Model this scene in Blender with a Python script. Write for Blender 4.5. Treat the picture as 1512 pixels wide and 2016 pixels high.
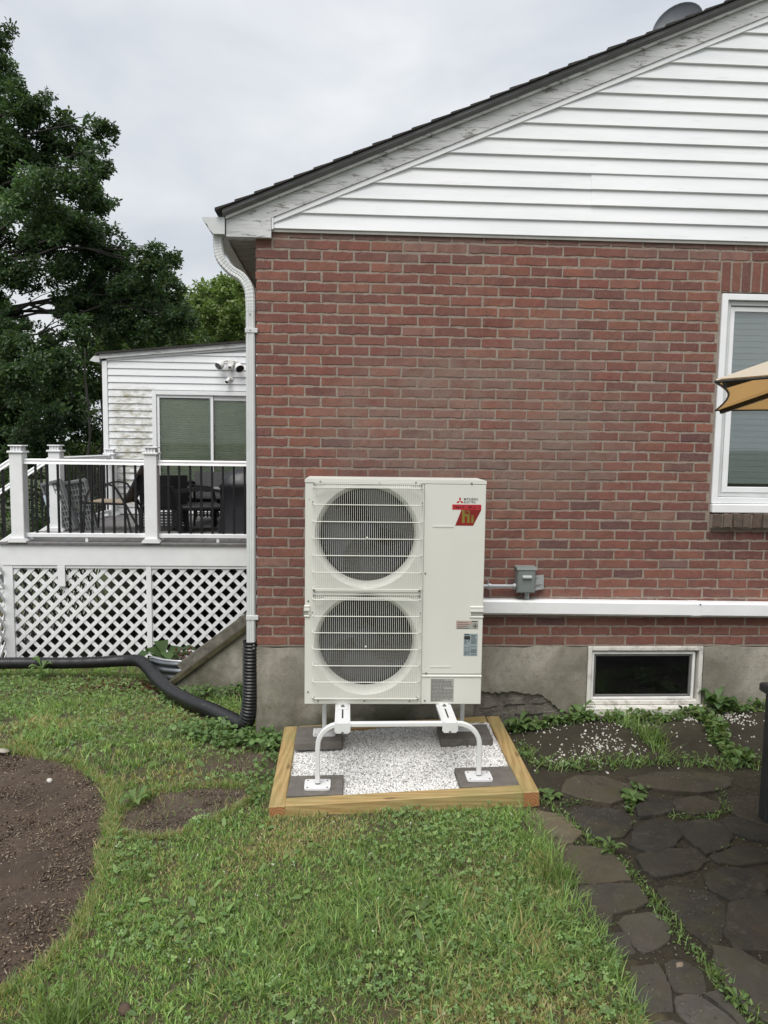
import bpy, bmesh, math, random
import numpy as np
from mathutils import Matrix, Vector

for o in list(bpy.data.objects):
    bpy.data.objects.remove(o)
sc = bpy.context.scene
COL = sc.collection
rng = np.random.default_rng(7)
random.seed(7)
R = math.radians

# ------------------------------------------------------------------ camera
cd = bpy.data.cameras.new('camera'); cam = bpy.data.objects.new('camera', cd); COL.objects.link(cam)
cd.sensor_fit = 'VERTICAL'; cd.sensor_height = 36.0; cd.lens = 1450.0/2016.0*36.0
cd.clip_start = 0.05; cd.clip_end = 2000
YAW, PIT, ROL = .0511, .0922, .0132
f0 = Vector((math.sin(YAW), math.cos(YAW), 0)); r0 = Vector((math.cos(YAW), -math.sin(YAW), 0)); u0 = Vector((0, 0, 1))
fw = f0*math.cos(PIT)-u0*math.sin(PIT); up = u0*math.cos(PIT)+f0*math.sin(PIT)
rr = r0*math.cos(ROL)+up*math.sin(ROL); uu = -r0*math.sin(ROL)+up*math.cos(ROL)
CAMP = Vector((.6053, -4.9707, 2.0046))
M = Matrix.Identity(4)
for i in range(3):
    M[i][0] = rr[i]; M[i][1] = uu[i]; M[i][2] = -fw[i]; M[i][3] = CAMP[i]
cam.matrix_world = M
sc.camera = cam
sc.render.resolution_x = 768; sc.render.resolution_y = 1024

# ------------------------------------------------------------------ light
SUN_EL, SUN_AZ = R(59), R(202)      # high, behind the camera and a little to its left; thick cloud
wd = bpy.data.worlds.new('World'); sc.world = wd; wd.use_nodes = True
nt = wd.node_tree; nt.nodes.clear()
def wn(t, **k):
    n = nt.nodes.new(t)
    for a, b in k.items(): setattr(n, a, b)
    return n
sky = wn('ShaderNodeTexSky', sky_type='NISHITA', sun_disc=False, sun_elevation=SUN_EL, sun_rotation=SUN_AZ)
sky.air_density = 2.0; sky.dust_density = 6.0
bgs = wn('ShaderNodeBackground'); bgs.inputs[1].default_value = .06
nt.links.new(sky.outputs[0], bgs.inputs[0])
tc = wn('ShaderNodeTexCoord'); mp = wn('ShaderNodeMapping'); mp.inputs['Scale'].default_value = (1.6, 1.6, 3.2); mp.inputs['Location'].default_value = (.4, .1, .7)
nz = wn('ShaderNodeTexNoise'); nz.inputs['Scale'].default_value = 2.3; nz.inputs['Detail'].default_value = 6; nz.inputs['Roughness'].default_value = .5; nz.inputs['Distortion'].default_value = .35
rp = wn('ShaderNodeValToRGB')
rp.color_ramp.elements[0].position = .30; rp.color_ramp.elements[0].color = (.66, .705, .775, 1)
rp.color_ramp.elements[1].position = .66; rp.color_ramp.elements[1].color = (.905, .92, .945, 1)
bgc = wn('ShaderNodeBackground'); bgc.inputs[1].default_value = .44
addn = wn('ShaderNodeMixShader'); addn.inputs[0].default_value = .9
wo = wn('ShaderNodeOutputWorld')
for a, b in ((tc.outputs['Generated'], mp.inputs[0]), (mp.outputs[0], nz.inputs[0]), (nz.outputs[0], rp.inputs[0]), (rp.outputs[0], bgc.inputs[0]),
             (bgs.outputs[0], addn.inputs[1]), (bgc.outputs[0], addn.inputs[2]), (addn.outputs[0], wo.inputs[0])):
    nt.links.new(a, b)
sl = bpy.data.lights.new('sun', 'SUN'); sl.energy = 1.5; sl.angle = R(42); sl.color = (1, .97, .93)
so = bpy.data.objects.new('sun', sl); COL.objects.link(so)
sd = Vector((math.sin(SUN_AZ)*math.cos(SUN_EL), math.cos(SUN_AZ)*math.cos(SUN_EL), math.sin(SUN_EL)))   # towards the sun
so.rotation_euler = sd.to_track_quat('Z', 'Y').to_euler(); so.location = (0, -6, 12)
vs = sc.view_settings
vs.view_transform = 'Standard'; vs.look = 'None'; vs.gamma = 1; vs.use_curve_mapping = False; vs.exposure = 1.2

# ------------------------------------------------------------------ materials
MATS = {}
class NB:
    """tiny node builder"""
    def __init__(s, name):
        s.m = bpy.data.materials.new(name); s.m.use_nodes = True; s.t = s.m.node_tree; s.t.nodes.clear()
        s.out = s.n('ShaderNodeOutputMaterial'); s.bsdf = s.n('ShaderNodeBsdfPrincipled'); s.l(s.bsdf.outputs[0], s.out.inputs[0]); MATS[name] = s.m
        s.geo = s.n('ShaderNodeNewGeometry').outputs['Position']
    def n(s, t): return s.t.nodes.new(t)
    def l(s, a, b): s.t.links.new(a, b)
    def set(s, inp, v):
        if hasattr(v, 'is_output') or isinstance(v, bpy.types.NodeSocket): s.l(v, inp)
        else:
            if isinstance(v, (tuple, list)) and len(v) == 3 and len(inp.default_value) == 4: v = (*v, 1)
            inp.default_value = v
    def P(s, **k):
        for a, b in k.items(): s.set(s.bsdf.inputs[a.replace('_', ' ')], b)
    def map(s, scale=(1, 1, 1), loc=(0, 0, 0), rot=(0, 0, 0), src=None):
        m = s.n('ShaderNodeMapping'); s.l(src or s.geo, m.inputs[0]); m.inputs['Scale'].default_value = scale; m.inputs['Location'].default_value = loc; m.inputs['Rotation'].default_value = rot
        return m.outputs[0]
    def noise(s, sc=5, det=4, rough=.55, src=None, dist=0):
        n = s.n('ShaderNodeTexNoise'); s.l(src or s.geo, n.inputs[0]); n.inputs['Scale'].default_value = sc; n.inputs['Detail'].default_value = det; n.inputs['Roughness'].default_value = rough; n.inputs['Distortion'].default_value = dist
        return n.outputs[0]
    def voro(s, sc=5, src=None, feat='F1', out=0):
        n = s.n('ShaderNodeTexVoronoi'); n.feature = feat; s.l(src or s.geo, n.inputs[0]); n.inputs['Scale'].default_value = sc
        return n.outputs[out]
    def ramp(s, fac, *st):
        r = s.n('ShaderNodeValToRGB'); s.l(fac, r.inputs[0]); e = r.color_ramp.elements
        while len(e) < len(st): e.new(.5)
        for i, (p, c) in enumerate(st):
            e[i].position = p; e[i].color = (c, c, c, 1) if isinstance(c, (int, float)) else (*c, 1)
        return r.outputs[0]
    def mix(s, fac, a, b, mode='MIX'):
        n = s.n('ShaderNodeMix'); n.data_type = 'RGBA'; n.blend_type = mode
        s.set(n.inputs[0], fac); s.set(n.inputs[6], a); s.set(n.inputs[7], b)
        return n.outputs[2]
    def math(s, op, a, b=0.):
        n = s.n('ShaderNodeMath'); n.operation = op; s.set(n.inputs[0], a); s.set(n.inputs[1], b); return n.outputs[0]
    def attr(s, nm='Col'):
        n = s.n('ShaderNodeAttribute'); n.attribute_name = nm; return n.outputs[0]
    def xyz(s, src=None):
        n = s.n('ShaderNodeSeparateXYZ'); s.l(src or s.geo, n.inputs[0]); return n.outputs
    def bump(s, h, st=.3, d=.01):
        n = s.n('ShaderNodeBump'); s.l(h, n.inputs['Height']); n.inputs['Strength'].default_value = st; n.inputs['Distance'].default_value = d; s.l(n.outputs[0], s.bsdf.inputs['Normal'])

def simple(name, col, rough=.6, metal=0., var=.08, nsc=6., bump=0., bsc=60., coat=None):
    b = NB(name)
    dk = tuple(c*(1-var*2) for c in col); lt = tuple(min(1, c*(1+var)) for c in col)
    c = b.ramp(b.noise(nsc, 5, .6), (.3, dk), (.7, lt))
    b.P(Base_Color=c, Roughness=b.ramp(b.noise(nsc*2.3, 3), (.3, max(.02, rough-.1)), (.7, min(1, rough+.1))), Metallic=metal)
    if bump: b.bump(b.noise(bsc, 4), bump, .004)
    return b.m

def m_brick():
    b = NB('brick'); base = b.attr()
    n2 = b.noise(9, 3)
    c = b.mix(b.ramp(b.noise(20, 6, .7, src=b.map((.6, 1, 1.5))), (.44, 0.), (.74, .45)), base, (.225, .112, .080))
    c = b.mix(b.ramp(n2, (.32, .5), (.55, 0.)), c, (.10, .042, .036))
    X = b.xyz(); q = b.math('ADD', b.math('POWER', b.math('DIVIDE', b.math('SUBTRACT', X[0], 1.45), 1.25), 2.), b.math('POWER', b.math('DIVIDE', b.math('SUBTRACT', X[2], 2.1), .62), 2.))
    wm = b.math('MULTIPLY', b.ramp(q, (.3, 1.), (1.5, .22)), b.ramp(b.noise(2.1, 8, .72, dist=.5), (.34, 0.), (.64, .92)))
    c = b.mix(wm, c, (.20, .150, .122))
    c = b.mix(b.ramp(b.noise(38, 6, .75, src=b.map((2.2, 1, .8))), (.55, 0.), (.70, .6)), c, (.25, .195, .17))
    c = b.mix(b.ramp(b.noise(75, 3, .6), (.57, 0.), (.68, .6)), c, (.055, .032, .032))
    c = b.mix(b.ramp(b.voro(34), (.02, .6), (.07, 0.)), c, (.36, .30, .27))
    b.P(Base_Color=c, Roughness=.88); b.bump(b.noise(110, 6, .75), .7, .004)
def m_mortar():
    b = NB('mortar')
    c = b.ramp(b.noise(55, 6, .75), (.25, (.17, .14, .12)), (.48, (.275, .232, .192)), (.75, (.385, .332, .28)))
    X = b.xyz(); q = b.math('ADD', b.math('POWER', b.math('DIVIDE', b.math('SUBTRACT', X[0], 1.45), 1.25), 2.), b.math('POWER', b.math('DIVIDE', b.math('SUBTRACT', X[2], 2.1), .62), 2.))
    wm = b.math('MULTIPLY', b.ramp(q, (.3, 1.), (1.5, .22)), b.ramp(b.noise(2.1, 8, .72, dist=.5), (.34, 0.), (.64, .92)))
    c = b.mix(wm, c, (.215, .165, .137))
    b.P(Base_Color=c, Roughness=.95); b.bump(b.noise(140, 6, .75), 1., .006)
def m_concrete():
    b = NB('parged_concrete')
    c = b.ramp(b.noise(2.4, 8, .62, dist=.4), (.33, (.15, .14, .11)), (.5, (.25, .235, .195)), (.66, (.38, .36, .31)))
    c = b.mix(b.ramp(b.noise(14, 6, .7), (.52, 0.), (.72, .5)), c, (.10, .092, .072))
    mo = b.math('MULTIPLY', b.ramp(b.noise(1.7, 6, .65), (.38, 0.), (.62, 1.)), b.ramp(b.xyz()[2], (.1, .95), (.42, 0.)))
    c = b.mix(mo, c, (.05, .05, .022))
    c = b.mix(b.ramp(b.noise(95, 3, .6), (.58, 0.), (.7, .6)), c, (.09, .085, .07))
    b.P(Base_Color=c, Roughness=.92); b.bump(b.noise(60, 8, .7), .5, .006)
def m_rubble():
    b = NB('old_rubble')
    c = b.ramp(b.noise(9, 8, .7), (.3, (.09, .083, .07)), (.55, (.20, .185, .155)), (.8, (.30, .28, .24)))
    c = b.mix(b.ramp(b.noise(3, 3), (.45, 0.), (.6, .5)), c, (.05, .055, .03))
    b.P(Base_Color=c, Roughness=.95); b.bump(b.noise(18, 8, .75), 1., .03)
def m_siding(name, stain=None):
    b = NB(name)
    c = b.ramp(b.noise(2.0, 5, .6, src=b.map((.5, 1, 3))), (.3, (.67, .69, .715)), (.7, (.77, .785, .80)))
    c = b.mix(b.ramp(b.noise(9, 6, .7, src=b.map((.35, 1, 4.))), (.58, 0.), (.76, .45)), c, (.42, .42, .39))
    if stain:
        x0, x1, z0, z1, k = stain
        X = b.xyz(); w = .12
        mx = b.math('MULTIPLY', b.ramp(b.math('SUBTRACT', X[0], x0), (0., 0.), (w, 1.)), b.ramp(b.math('SUBTRACT', x1, X[0]), (0., 0.), (w, 1.)))
        mz = b.math('MULTIPLY', b.ramp(b.math('SUBTRACT', X[2], z0), (0., 0.), (w, 1.)), b.ramp(b.math('SUBTRACT', z1, X[2]), (0., 0.), (w, 1.)))
        nn = b.ramp(b.noise(7, 8, .75, src=b.map((.8, 1, 2.2))), (.42, 0.), (.62, k))
        c = b.mix(b.math('MULTIPLY', b.math('MULTIPLY', mx, mz), nn), c, (.22, .205, .10))
        nn2 = b.ramp(b.noise(4, 8, .75, src=b.map((.6, 1, 5.))), (.56, 0.), (.72, .45))
        c = b.mix(nn2, c, (.36, .34, .27))
    b.P(Base_Color=c, Roughness=.5); b.bump(b.noise(30, 4, .6, src=b.map((.15, 1, 3))), .12, .003)
def m_peel():
    b = NB('peeling_paint')
    s = b.map((.8, 1., 3.6), rot=(0, .4, 0))
    pm = b.ramp(b.noise(7, 8, .72, src=s, dist=.4), (.585, 0.), (.61, 1.))
    paint = b.ramp(b.noise(4, 6, .6, src=s), (.3, (.44, .45, .46)), (.7, (.64, .65, .65)))
    wood = b.ramp(b.noise(20, 4, .6, src=s), (.3, (.19, .18, .17)), (.7, (.34, .325, .31)))
    cr = b.ramp(b.noise(16, 4, .5, src=b.map((.4, 1, 7), rot=(0, .4, 0))), (.60, 0.), (.65, .7))
    c = b.mix(pm, paint, wood); c = b.mix(cr, c, (.24, .23, .22))
    b.P(Base_Color=c, Roughness=.75); b.bump(b.math('SUBTRACT', 1., pm), .6, .004)
def m_timber():
    b = NB('treated_timber'); tco = b.n('ShaderNodeTexCoord').outputs['Object']
    s = b.map((.55, 5., 5.), src=tco); 
    w = b.n('ShaderNodeTexWave'); w.wave_type = 'BANDS'; w.bands_direction = 'DIAGONAL'; b.l(s, w.inputs[0])
    w.inputs['Scale'].default_value = 3.1; w.inputs['Distortion'].default_value = 9.; w.inputs['Detail'].default_value = 2.5; w.inputs['Detail Scale'].default_value = 1.1
    c = b.ramp(w.outputs[1], (.1, (.31, .205, .082)), (.5, (.365, .25, .105)), (.85, (.395, .28, .125)))
    c = b.mix(b.ramp(b.noise(2.2, 3, src=tco), (.40, 0.), (.62, .7)), c, (.235, .215, .085))
    c = b.mix(b.ramp(b.noise(16, 4, .6, src=b.map((.25, 6, 6), src=tco)), (.55, 0.), (.72, .4)), c, (.17, .10, .035))
    k = b.voro(2.6, src=b.map((.8, 2.0, 2.0), loc=(.3, .1, .2), src=tco)); km = b.ramp(k, (.085, 1.), (.15, 0.))
    kc = b.ramp(b.math('SINE', b.math('MULTIPLY', k, 190.)), (.2, (.045, .02, .01)), (.8, (.15, .065, .028)))
    c = b.mix(km, c, kc)
    b.P(Base_Color=c, Roughness=.72); b.bump(w.outputs[1], .25, .003)
    e = NB('end_grain'); tco = e.n('ShaderNodeTexCoord').outputs['Object']
    w = e.n('ShaderNodeTexWave'); w.wave_type = 'RINGS'; w.rings_direction = 'X'; e.l(e.map((1, 1, 1), loc=(0, .008, .012), src=tco), w.inputs[0]); w.inputs['Scale'].default_value = 20; w.inputs['Distortion'].default_value = 1.4; w.inputs['Detail Scale'].default_value = .5
    c = e.ramp(w.outputs[1], (.1, (.26, .115, .045)), (.6, (.33, .17, .066)), (.9, (.36, .205, .085)))
    c = e.mix(e.ramp(e.noise(12, 3, src=tco), (.35, .55), (.6, 0.)), c, (.27, .075, .028))
    e.P(Base_Color=c, Roughness=.85)
def m_attr(name, rough=.7, nv=.35, nsc=40, bump=0., transl=0., spec=.3):
    b = NB(name); base = b.attr()
    c = b.mix(b.ramp(b.noise(nsc, 3), (.3, nv), (.65, 0.)), base, b.mix(1., base, (.5, .5, .5), 'MULTIPLY'))
    b.P(Base_Color=c, Roughness=rough); b.bsdf.inputs['Specular IOR Level'].default_value = spec
    if bump: b.bump(b.noise(nsc*2, 5), bump, .004)
    if transl:
        t = b.n('ShaderNodeBsdfTranslucent'); b.l(b.mix(1., base, (1.3, 1.5, .7), 'MULTIPLY'), t.inputs[0])
        mx = b.n('ShaderNodeMixShader'); mx.inputs[0].default_value = transl; b.l(b.bsdf.outputs[0], mx.inputs[1]); b.l(t.outputs[0], mx.inputs[2]); b.l(mx.outputs[0], b.out.inputs[0])
def m_ground():
    b = NB('soil'); base = b.attr()
    n = b.noise(22, 8, .7); n2 = b.noise(90, 5, .7)
    c = b.mix(b.ramp(n, (.3, .55), (.6, 0.)), base, b.mix(1., base, (.4, .38, .36), 'MULTIPLY'))
    c = b.mix(b.ramp(n2, (.58, 0.), (.75, .55)), c, b.mix(1., base, (1.9, 1.8, 1.65), 'MULTIPLY'))
    b.P(Base_Color=c, Roughness=.95); b.bump(b.noise(45, 8, .75), .9, .02)
def m_stone():
    b = NB('flagstone'); base = b.attr()
    n = b.noise(3.2, 8, .68, dist=.5); n2 = b.noise(40, 6, .7)
    c = b.mix(b.ramp(n, (.30, .75), (.58, 0.)), base, b.mix(1., base, (.36, .36, .38), 'MULTIPLY'))
    c = b.mix(b.ramp(b.noise(6, 6, .7), (.52, 0.), (.72, .5)), c, (.075, .055, .028))
    c = b.mix(b.ramp(n2, (.57, 0.), (.72, .5)), c, (.10, .094, .08))
    c = b.mix(b.ramp(b.voro(60), (.03, .8), (.07, 0.)), c, (.17, .16, .14))
    c = b.mix(b.ramp(b.noise(4.5, 8, .75), (.5, 0.), (.66, .6)), c, (.058, .058, .024))
    c = b.mix(b.ramp(b.noise(11, 8, .75), (.55, 0.), (.68, .5)), c, (.115, .108, .090))
    b.P(Base_Color=c, Roughness=.85); b.bump(b.noise(22, 9, .75), .9, .014)
def m_glass(name, tint=(1, 1, 1), refl=.09):
    b = NB(name); tr = b.n('ShaderNodeBsdfTransparent'); tr.inputs[0].default_value = (*tint, 1); gl = b.n('ShaderNodeBsdfGlossy'); gl.inputs['Roughness'].default_value = .02
    lw = b.n('ShaderNodeFresnel'); lw.inputs[0].default_value = 1.5; fa = b.math('ADD', lw.outputs[0], refl)
    mx = b.n('ShaderNodeMixShader'); b.l(fa, mx.inputs[0]); b.l(tr.outputs[0], mx.inputs[1]); b.l(gl.outputs[0], mx.inputs[2]); b.l(mx.outputs[0], b.out.inputs[0])
def m_bark():
    b = NB('bark'); s = b.map((3, 3, .6))
    c = b.ramp(b.noise(6, 6, .7, src=s), (.3, (.010, .009, .008)), (.7, (.040, .036, .030)))
    b.P(Base_Color=c, Roughness=.95); b.bump(b.noise(8, 6, .7, src=s), .9, .03)
m_brick(); m_mortar(); m_concrete(); m_rubble(); m_siding('vinyl_siding'); m_siding('mildewed_siding', (-2.85, -2.15, 1.0, 2.82, .85)); m_peel(); m_timber(); m_ground(); m_stone(); m_bark()
m_attr('grass_blades', .55, .15, 60, transl=.42); m_attr('leaves', .5, .2, 3, transl=.35, spec=.3); m_attr('weed_leaves', .5, .2, 50, transl=.3)
m_attr('marble_chips', .6, .25, 120, .2); m_attr('chips', .9, .3, 80, .3)
m_glass('window_glass', (.93, .96, .96), .06); m_glass('door_glass', (.9, .95, .9), 0.); m_glass('dark_glass', (.8, .8, .82), .0)
simple('white_vinyl', (.76, .775, .79), .4, var=.03); simple('white_paint', (.70, .70, .68), .55, var=.08, nsc=9)
simple('gutter_paint', (.56, .58, .58), .45, var=.06); simple('soffit_paint', (.34, .33, .31), .6, var=.1)
b = NB('dirty_white_paint'); c = b.mix(b.ramp(b.noise(8, 8, .75), (.50, 0.), (.66, .75)), (.62, .61, .57), (.17, .15, .12)); c = b.mix(b.ramp(b.noise(30, 6, .7), (.62, 0.), (.7, .8)), c, (.09, .075, .06)); b.P(Base_Color=c, Roughness=.7)
simple('unit_paint', (.615, .62, .575), .42, var=.012, nsc=2); simple('guard_wire', (.70, .70, .645), .4, var=.02)
simple('stand_paint', (.66, .67, .68), .38, var=.03); simple('fan_plastic', (.009, .010, .024), .75, var=.1); simple('coil_metal', (.022, .024, .032), .7)
simple('black_inside', (.003, .003, .007), .9); simple('screw_steel', (.28, .28, .27), .35, .8)
simple('box_grey', (.175, .20, .195), .45, var=.05); simple('conduit', (.42, .44, .46), .35, .6); simple('label_silver', (.36, .38, .38), .5)
simple('red_print', (.42, .018, .026), .5, var=.02); simple('dark_red_print', (.21, .010, .008), .45, var=.1); simple('gold_print', (.20, .17, .028), .4, var=.1); simple('black_print', (.02, .02, .02), .6)
simple('maroon_print', (.15, .006, .012), .5, var=.02)
simple('pink_label', (.42, .32, .28), .6); simple('blue_grey_label', (.27, .33, .35), .4); simple('grey_label', (.33, .33, .30), .6); simple('grey_print', (.13, .13, .125), .7)
simple('paver_concrete', (.125, .115, .102), .9, var=.12, nsc=20, bump=.4, bsc=140)
simple('corrugated_plastic', (.012, .012, .014), .38, var=.15); simple('downspout_paint', (.58, .60, .60), .4, var=.05)
simple('deck_board', (.155, .15, .15), .7, var=.15, nsc=12); simple('baluster_black', (.006, .006, .008), .4)
simple('lattice_vinyl', (.76, .775, .79), .45, var=.03)
simple('weathered_board', (.155, .145, .12), .85, var=.28, nsc=14, bump=.4); simple('mossy_board', (.06, .052, .025), .9, var=.35, nsc=12, bump=.4)
simple('galvanised', (.17, .185, .20), .32, .75, var=.2); simple('shingle', (.035, .033, .032), .95, var=.25, nsc=40, bump=.5); simple('grey_trim', (.15, .15, .155), .7, var=.12)
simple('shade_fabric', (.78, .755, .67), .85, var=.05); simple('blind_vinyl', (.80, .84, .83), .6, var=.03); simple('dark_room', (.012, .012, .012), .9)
simple('grey_sash', (.13, .13, .13), .6); simple('screen_mesh', (.04, .043, .048), .5)
simple('wicker', (.010, .010, .013), .5, var=.3, nsc=60, bump=.5); simple('black_metal', (.014, .014, .015), .42); simple('tan_sling', (.24, .19, .135), .8); simple('cover_cloth', (.012, .012, .016), .45, var=.2)
simple('grey_plastic', (.17, .18, .185), .5); simple('blue_white_label', (.5, .58, .68), .5)
simple('dish_paint', (.075, .085, .10), .5); simple('lamp_lens', (.03, .03, .035), .15)
b = NB('canopy_cloth'); b.P(Base_Color=b.ramp(b.noise(5, 5), (.3, (.36, .245, .125)), (.7, (.42, .29, .15))), Roughness=.85)
t = b.n('ShaderNodeBsdfTranslucent'); t.inputs[0].default_value = (.85, .62, .34, 1); mx = b.n('ShaderNodeMixShader'); mx.inputs[0].default_value = .6; b.l(b.bsdf.outputs[0], mx.inputs[1]); b.l(t.outputs[0], mx.inputs[2]); b.l(mx.outputs[0], b.out.inputs[0])
b = NB('skylit_cloth'); b.P(Base_Color=(.72, .67, .56), Roughness=.85); t = b.n('ShaderNodeBsdfTranslucent'); t.inputs[0].default_value = (.95, .82, .6, 1); mx = b.n('ShaderNodeMixShader'); mx.inputs[0].default_value = .5; b.l(b.bsdf.outputs[0], mx.inputs[1]); b.l(t.outputs[0], mx.inputs[2]); b.l(mx.outputs[0], b.out.inputs[0])  # upper canopy cloth, made paler to carry the skylight in its colour
simple('table_top', (.03, .031, .034), .45, var=.15)

# ------------------------------------------------------------------ mesh helpers
class MB:
    def __init__(s): s.v = []; s.f = []; s.mi = []; s.c = []
    def add(s, V, F, mi=0, col=None):
        k = len(s.v); s.v += [tuple(map(float, p)) for p in V]; s.f += [tuple(i+k for i in q) for q in F]; s.mi += [mi]*len(F)
        s.c += [col or (1, 1, 1)]*len(V); return s
    def box(s, x0, x1, y0, y1, z0, z1, mi=0, col=None, ch=0.):
        if ch <= 0:
            V = [(x, y, z) for z in (z0, z1) for y in (y0, y1) for x in (x0, x1)]
            return s.add(V, [(0, 2, 3, 1), (4, 5, 7, 6), (0, 1, 5, 4), (2, 6, 7, 3), (0, 4, 6, 2), (1, 3, 7, 5)], mi, col)
        c, h = ((x0+x1)/2, (y0+y1)/2, (z0+z1)/2), ((x1-x0)/2, (y1-y0)/2, (z1-z0)/2)
        V = []; idx = {}
        for sx in (-1, 1):
            for sy in (-1, 1):
                for sz in (-1, 1):
                    sg = (sx, sy, sz)
                    for a in range(3):
                        p = [c[i]+sg[i]*(h[i]-(0 if i == a else ch)) for i in range(3)]
                        idx[(sg, a)] = len(V); V.append(p)
        F = []
        S = [-1, 1]
        for a in range(3):
            b_, d_ = (a+1) % 3, (a+2) % 3
            for sa in S:
                q = []
                for sb, sd_ in ((-1, -1), (1, -1), (1, 1), (-1, 1)):
                    g = [0, 0, 0]; g[a] = sa; g[b_] = sb; g[d_] = sd_; q.append(idx[(tuple(g), a)])
                F.append(tuple(q) if sa > 0 else tuple(q[::-1]))
        for a in range(3):
            b_, d_ = (a+1) % 3, (a+2) % 3
            for sb in S:
                for sd_ in S:
                    g1 = [0, 0, 0]; g1[b_] = sb; g1[d_] = sd_; g2 = list(g1); g1[a] = -1; g2[a] = 1
                    F.append((idx[(tuple(g1), b_)], idx[(tuple(g2), b_)], idx[(tuple(g2), d_)], idx[(tuple(g1), d_)]))
        for sg in [(x, y, z) for x in S for y in S for z in S]:
            F.append((idx[(sg, 0)], idx[(sg, 1)], idx[(sg, 2)]))
        return s.add(V, F, mi, col)
    def prism(s, poly, a0, a1, axis='y', mi=0, col=None):
        """polygon in the plane across `axis`, extruded a0..a1. y:(x,z)  x:(y,z)  z:(x,y)"""
        n = len(poly)
        P = {'y': lambda p, a: (p[0], a, p[1]), 'x': lambda p, a: (a, p[0], p[1]), 'z': lambda p, a: (p[0], p[1], a)}[axis]
        V = [P(p, a0) for p in poly]+[P(p, a1) for p in poly]
        F = [tuple(range(n))[::-1], tuple(range(n, 2*n))]+[(i, (i+1) % n, n+(i+1) % n, n+i) for i in range(n)]
        return s.add(V, F, mi, col)
    def sweep(s, path, prof, ref=(0, 1, 0), mi=0, col=None, cap=True, scale=None):
        """profile (list of (a,b)) swept along path; a along side vector, b along 'up'"""
        path = [Vector(p) for p in path]; n = len(prof); V = []; F = []
        ref = Vector(ref)
        for i, p in enumerate(path):
            t = (path[min(i+1, len(path)-1)]-path[max(i-1, 0)]).normalized()
            sd_ = t.cross(ref)
            if sd_.length < 1e-4: sd_ = t.orthogonal()
            sd_.normalize(); u_ = sd_.cross(t).normalized(); k = scale[i] if scale is not None else 1.
            V += [tuple(p+sd_*(a*k)+u_*(b_*k)) for a, b_ in prof]
        for i in range(len(path)-1):
            F += [(i*n+j, i*n+(j+1) % n, (i+1)*n+(j+1) % n, (i+1)*n+j) for j in range(n)]
        if cap: F += [tuple(range(n))[::-1], tuple(range((len(path)-1)*n, len(path)*n))]
        return s.add(V, F, mi, col)
    def tube(s, path, r, n=10, mi=0, col=None, cap=True):
        rs = [r]*len(path) if isinstance(r, (int, float)) else r
        prof = [(math.cos(2*math.pi*i/n), math.sin(2*math.pi*i/n)) for i in range(n)]
        ref = (0, 1, 0)
        d = Vector(path[-1])-Vector(path[0])
        if abs(d.normalized().y) > .9: ref = (0, 0, 1)
        return s.sweep(path, prof, ref, mi, col, cap, rs)
    def quad(s, a, b_, c, d, mi=0, col=None): return s.add([a, b_, c, d], [(0, 1, 2, 3)], mi, col)
    def lathe(s, prof, center, axis='z', n=24, mi=0, col=None):
        """prof: (radius, height) along axis from center"""
        V = []; F = []
        for r_, h in prof:
            for i in range(n):
                a = 2*math.pi*i/n; p = (r_*math.cos(a), r_*math.sin(a), h)
                if axis == 'y': p = (p[0], p[2], p[1])
                if axis == 'x': p = (p[2], p[0], p[1])
                V.append((p[0]+center[0], p[1]+center[1], p[2]+center[2]))
        for k in range(len(prof)-1):
            F += [(k*n+i, k*n+(i+1) % n, (k+1)*n+(i+1) % n, (k+1)*n+i) for i in range(n)]
        return s.add(V, F, mi, col)
    def build(s, name, mats, parent=None, smooth=False, world=True, usecol=False):
        me = bpy.data.meshes.new(name); me.from_pydata(s.v, [], s.f); me.update()
        if usecol:
            at = me.attributes.new('Col', 'FLOAT_COLOR', 'POINT'); at.data.foreach_set('color', np.array([(*c, 1) for c in s.c], dtype=np.float32).ravel())
        return link(name, me, mats, parent, s.mi, smooth, world)

def link(name, me, mats, parent=None, mi=None, smooth=False, world=True):
    if isinstance(mats, str): mats = [mats]
    for m in mats: me.materials.append(MATS[m])
    if mi is not None and len(mats) > 1: me.polygons.foreach_set('material_index', mi)
    if smooth: me.polygons.foreach_set('use_smooth', [True]*len(me.polygons))
    o = bpy.data.objects.new(name, me); COL.objects.link(o)
    if parent is not None:
        o.parent = parent
        if world and parent.type == 'EMPTY': o.location = -parent.location
    return o

def np_mesh(name, V, F, mats, parent=None, col=None, smooth=False, mi=None):
    V = np.asarray(V, dtype=np.float32); F = np.asarray(F, dtype=np.int32); k = F.shape[1]
    me = bpy.data.meshes.new(name); me.vertices.add(len(V)); me.vertices.foreach_set('co', V.ravel())
    me.loops.add(F.size); me.loops.foreach_set('vertex_index', F.ravel()); me.polygons.add(len(F)); me.polygons.foreach_set('loop_start', np.arange(len(F), dtype=np.int32)*k)
    me.update(calc_edges=True)
    if col is not None:
        c4 = np.ones((len(V), 4), dtype=np.float32); c4[:, :3] = col
        at = me.attributes.new('Col', 'FLOAT_COLOR', 'POINT'); at.data.foreach_set('color', c4.ravel())
    me.validate()
    return link(name, me, mats, parent, mi, smooth)

def tag(o, label=None, cat=None, group=None, kind=None):
    for k, v in (('label', label), ('category', cat), ('group', group), ('kind', kind)):
        if v: o[k] = v
    return o
def thing(name, loc, label, cat, group=None, rz=0.):
    o = bpy.data.objects.new(name, None); o.empty_display_size = .2; COL.objects.link(o); o.location = loc; o.rotation_euler = (0, 0, rz)
    return tag(o, label, cat, group)
def copy_tree(o, parent=None):
    c = o.copy(); COL.objects.link(c); c.parent = parent
    for ch in list(o.children): copy_tree(ch, c)
    return c

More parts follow.
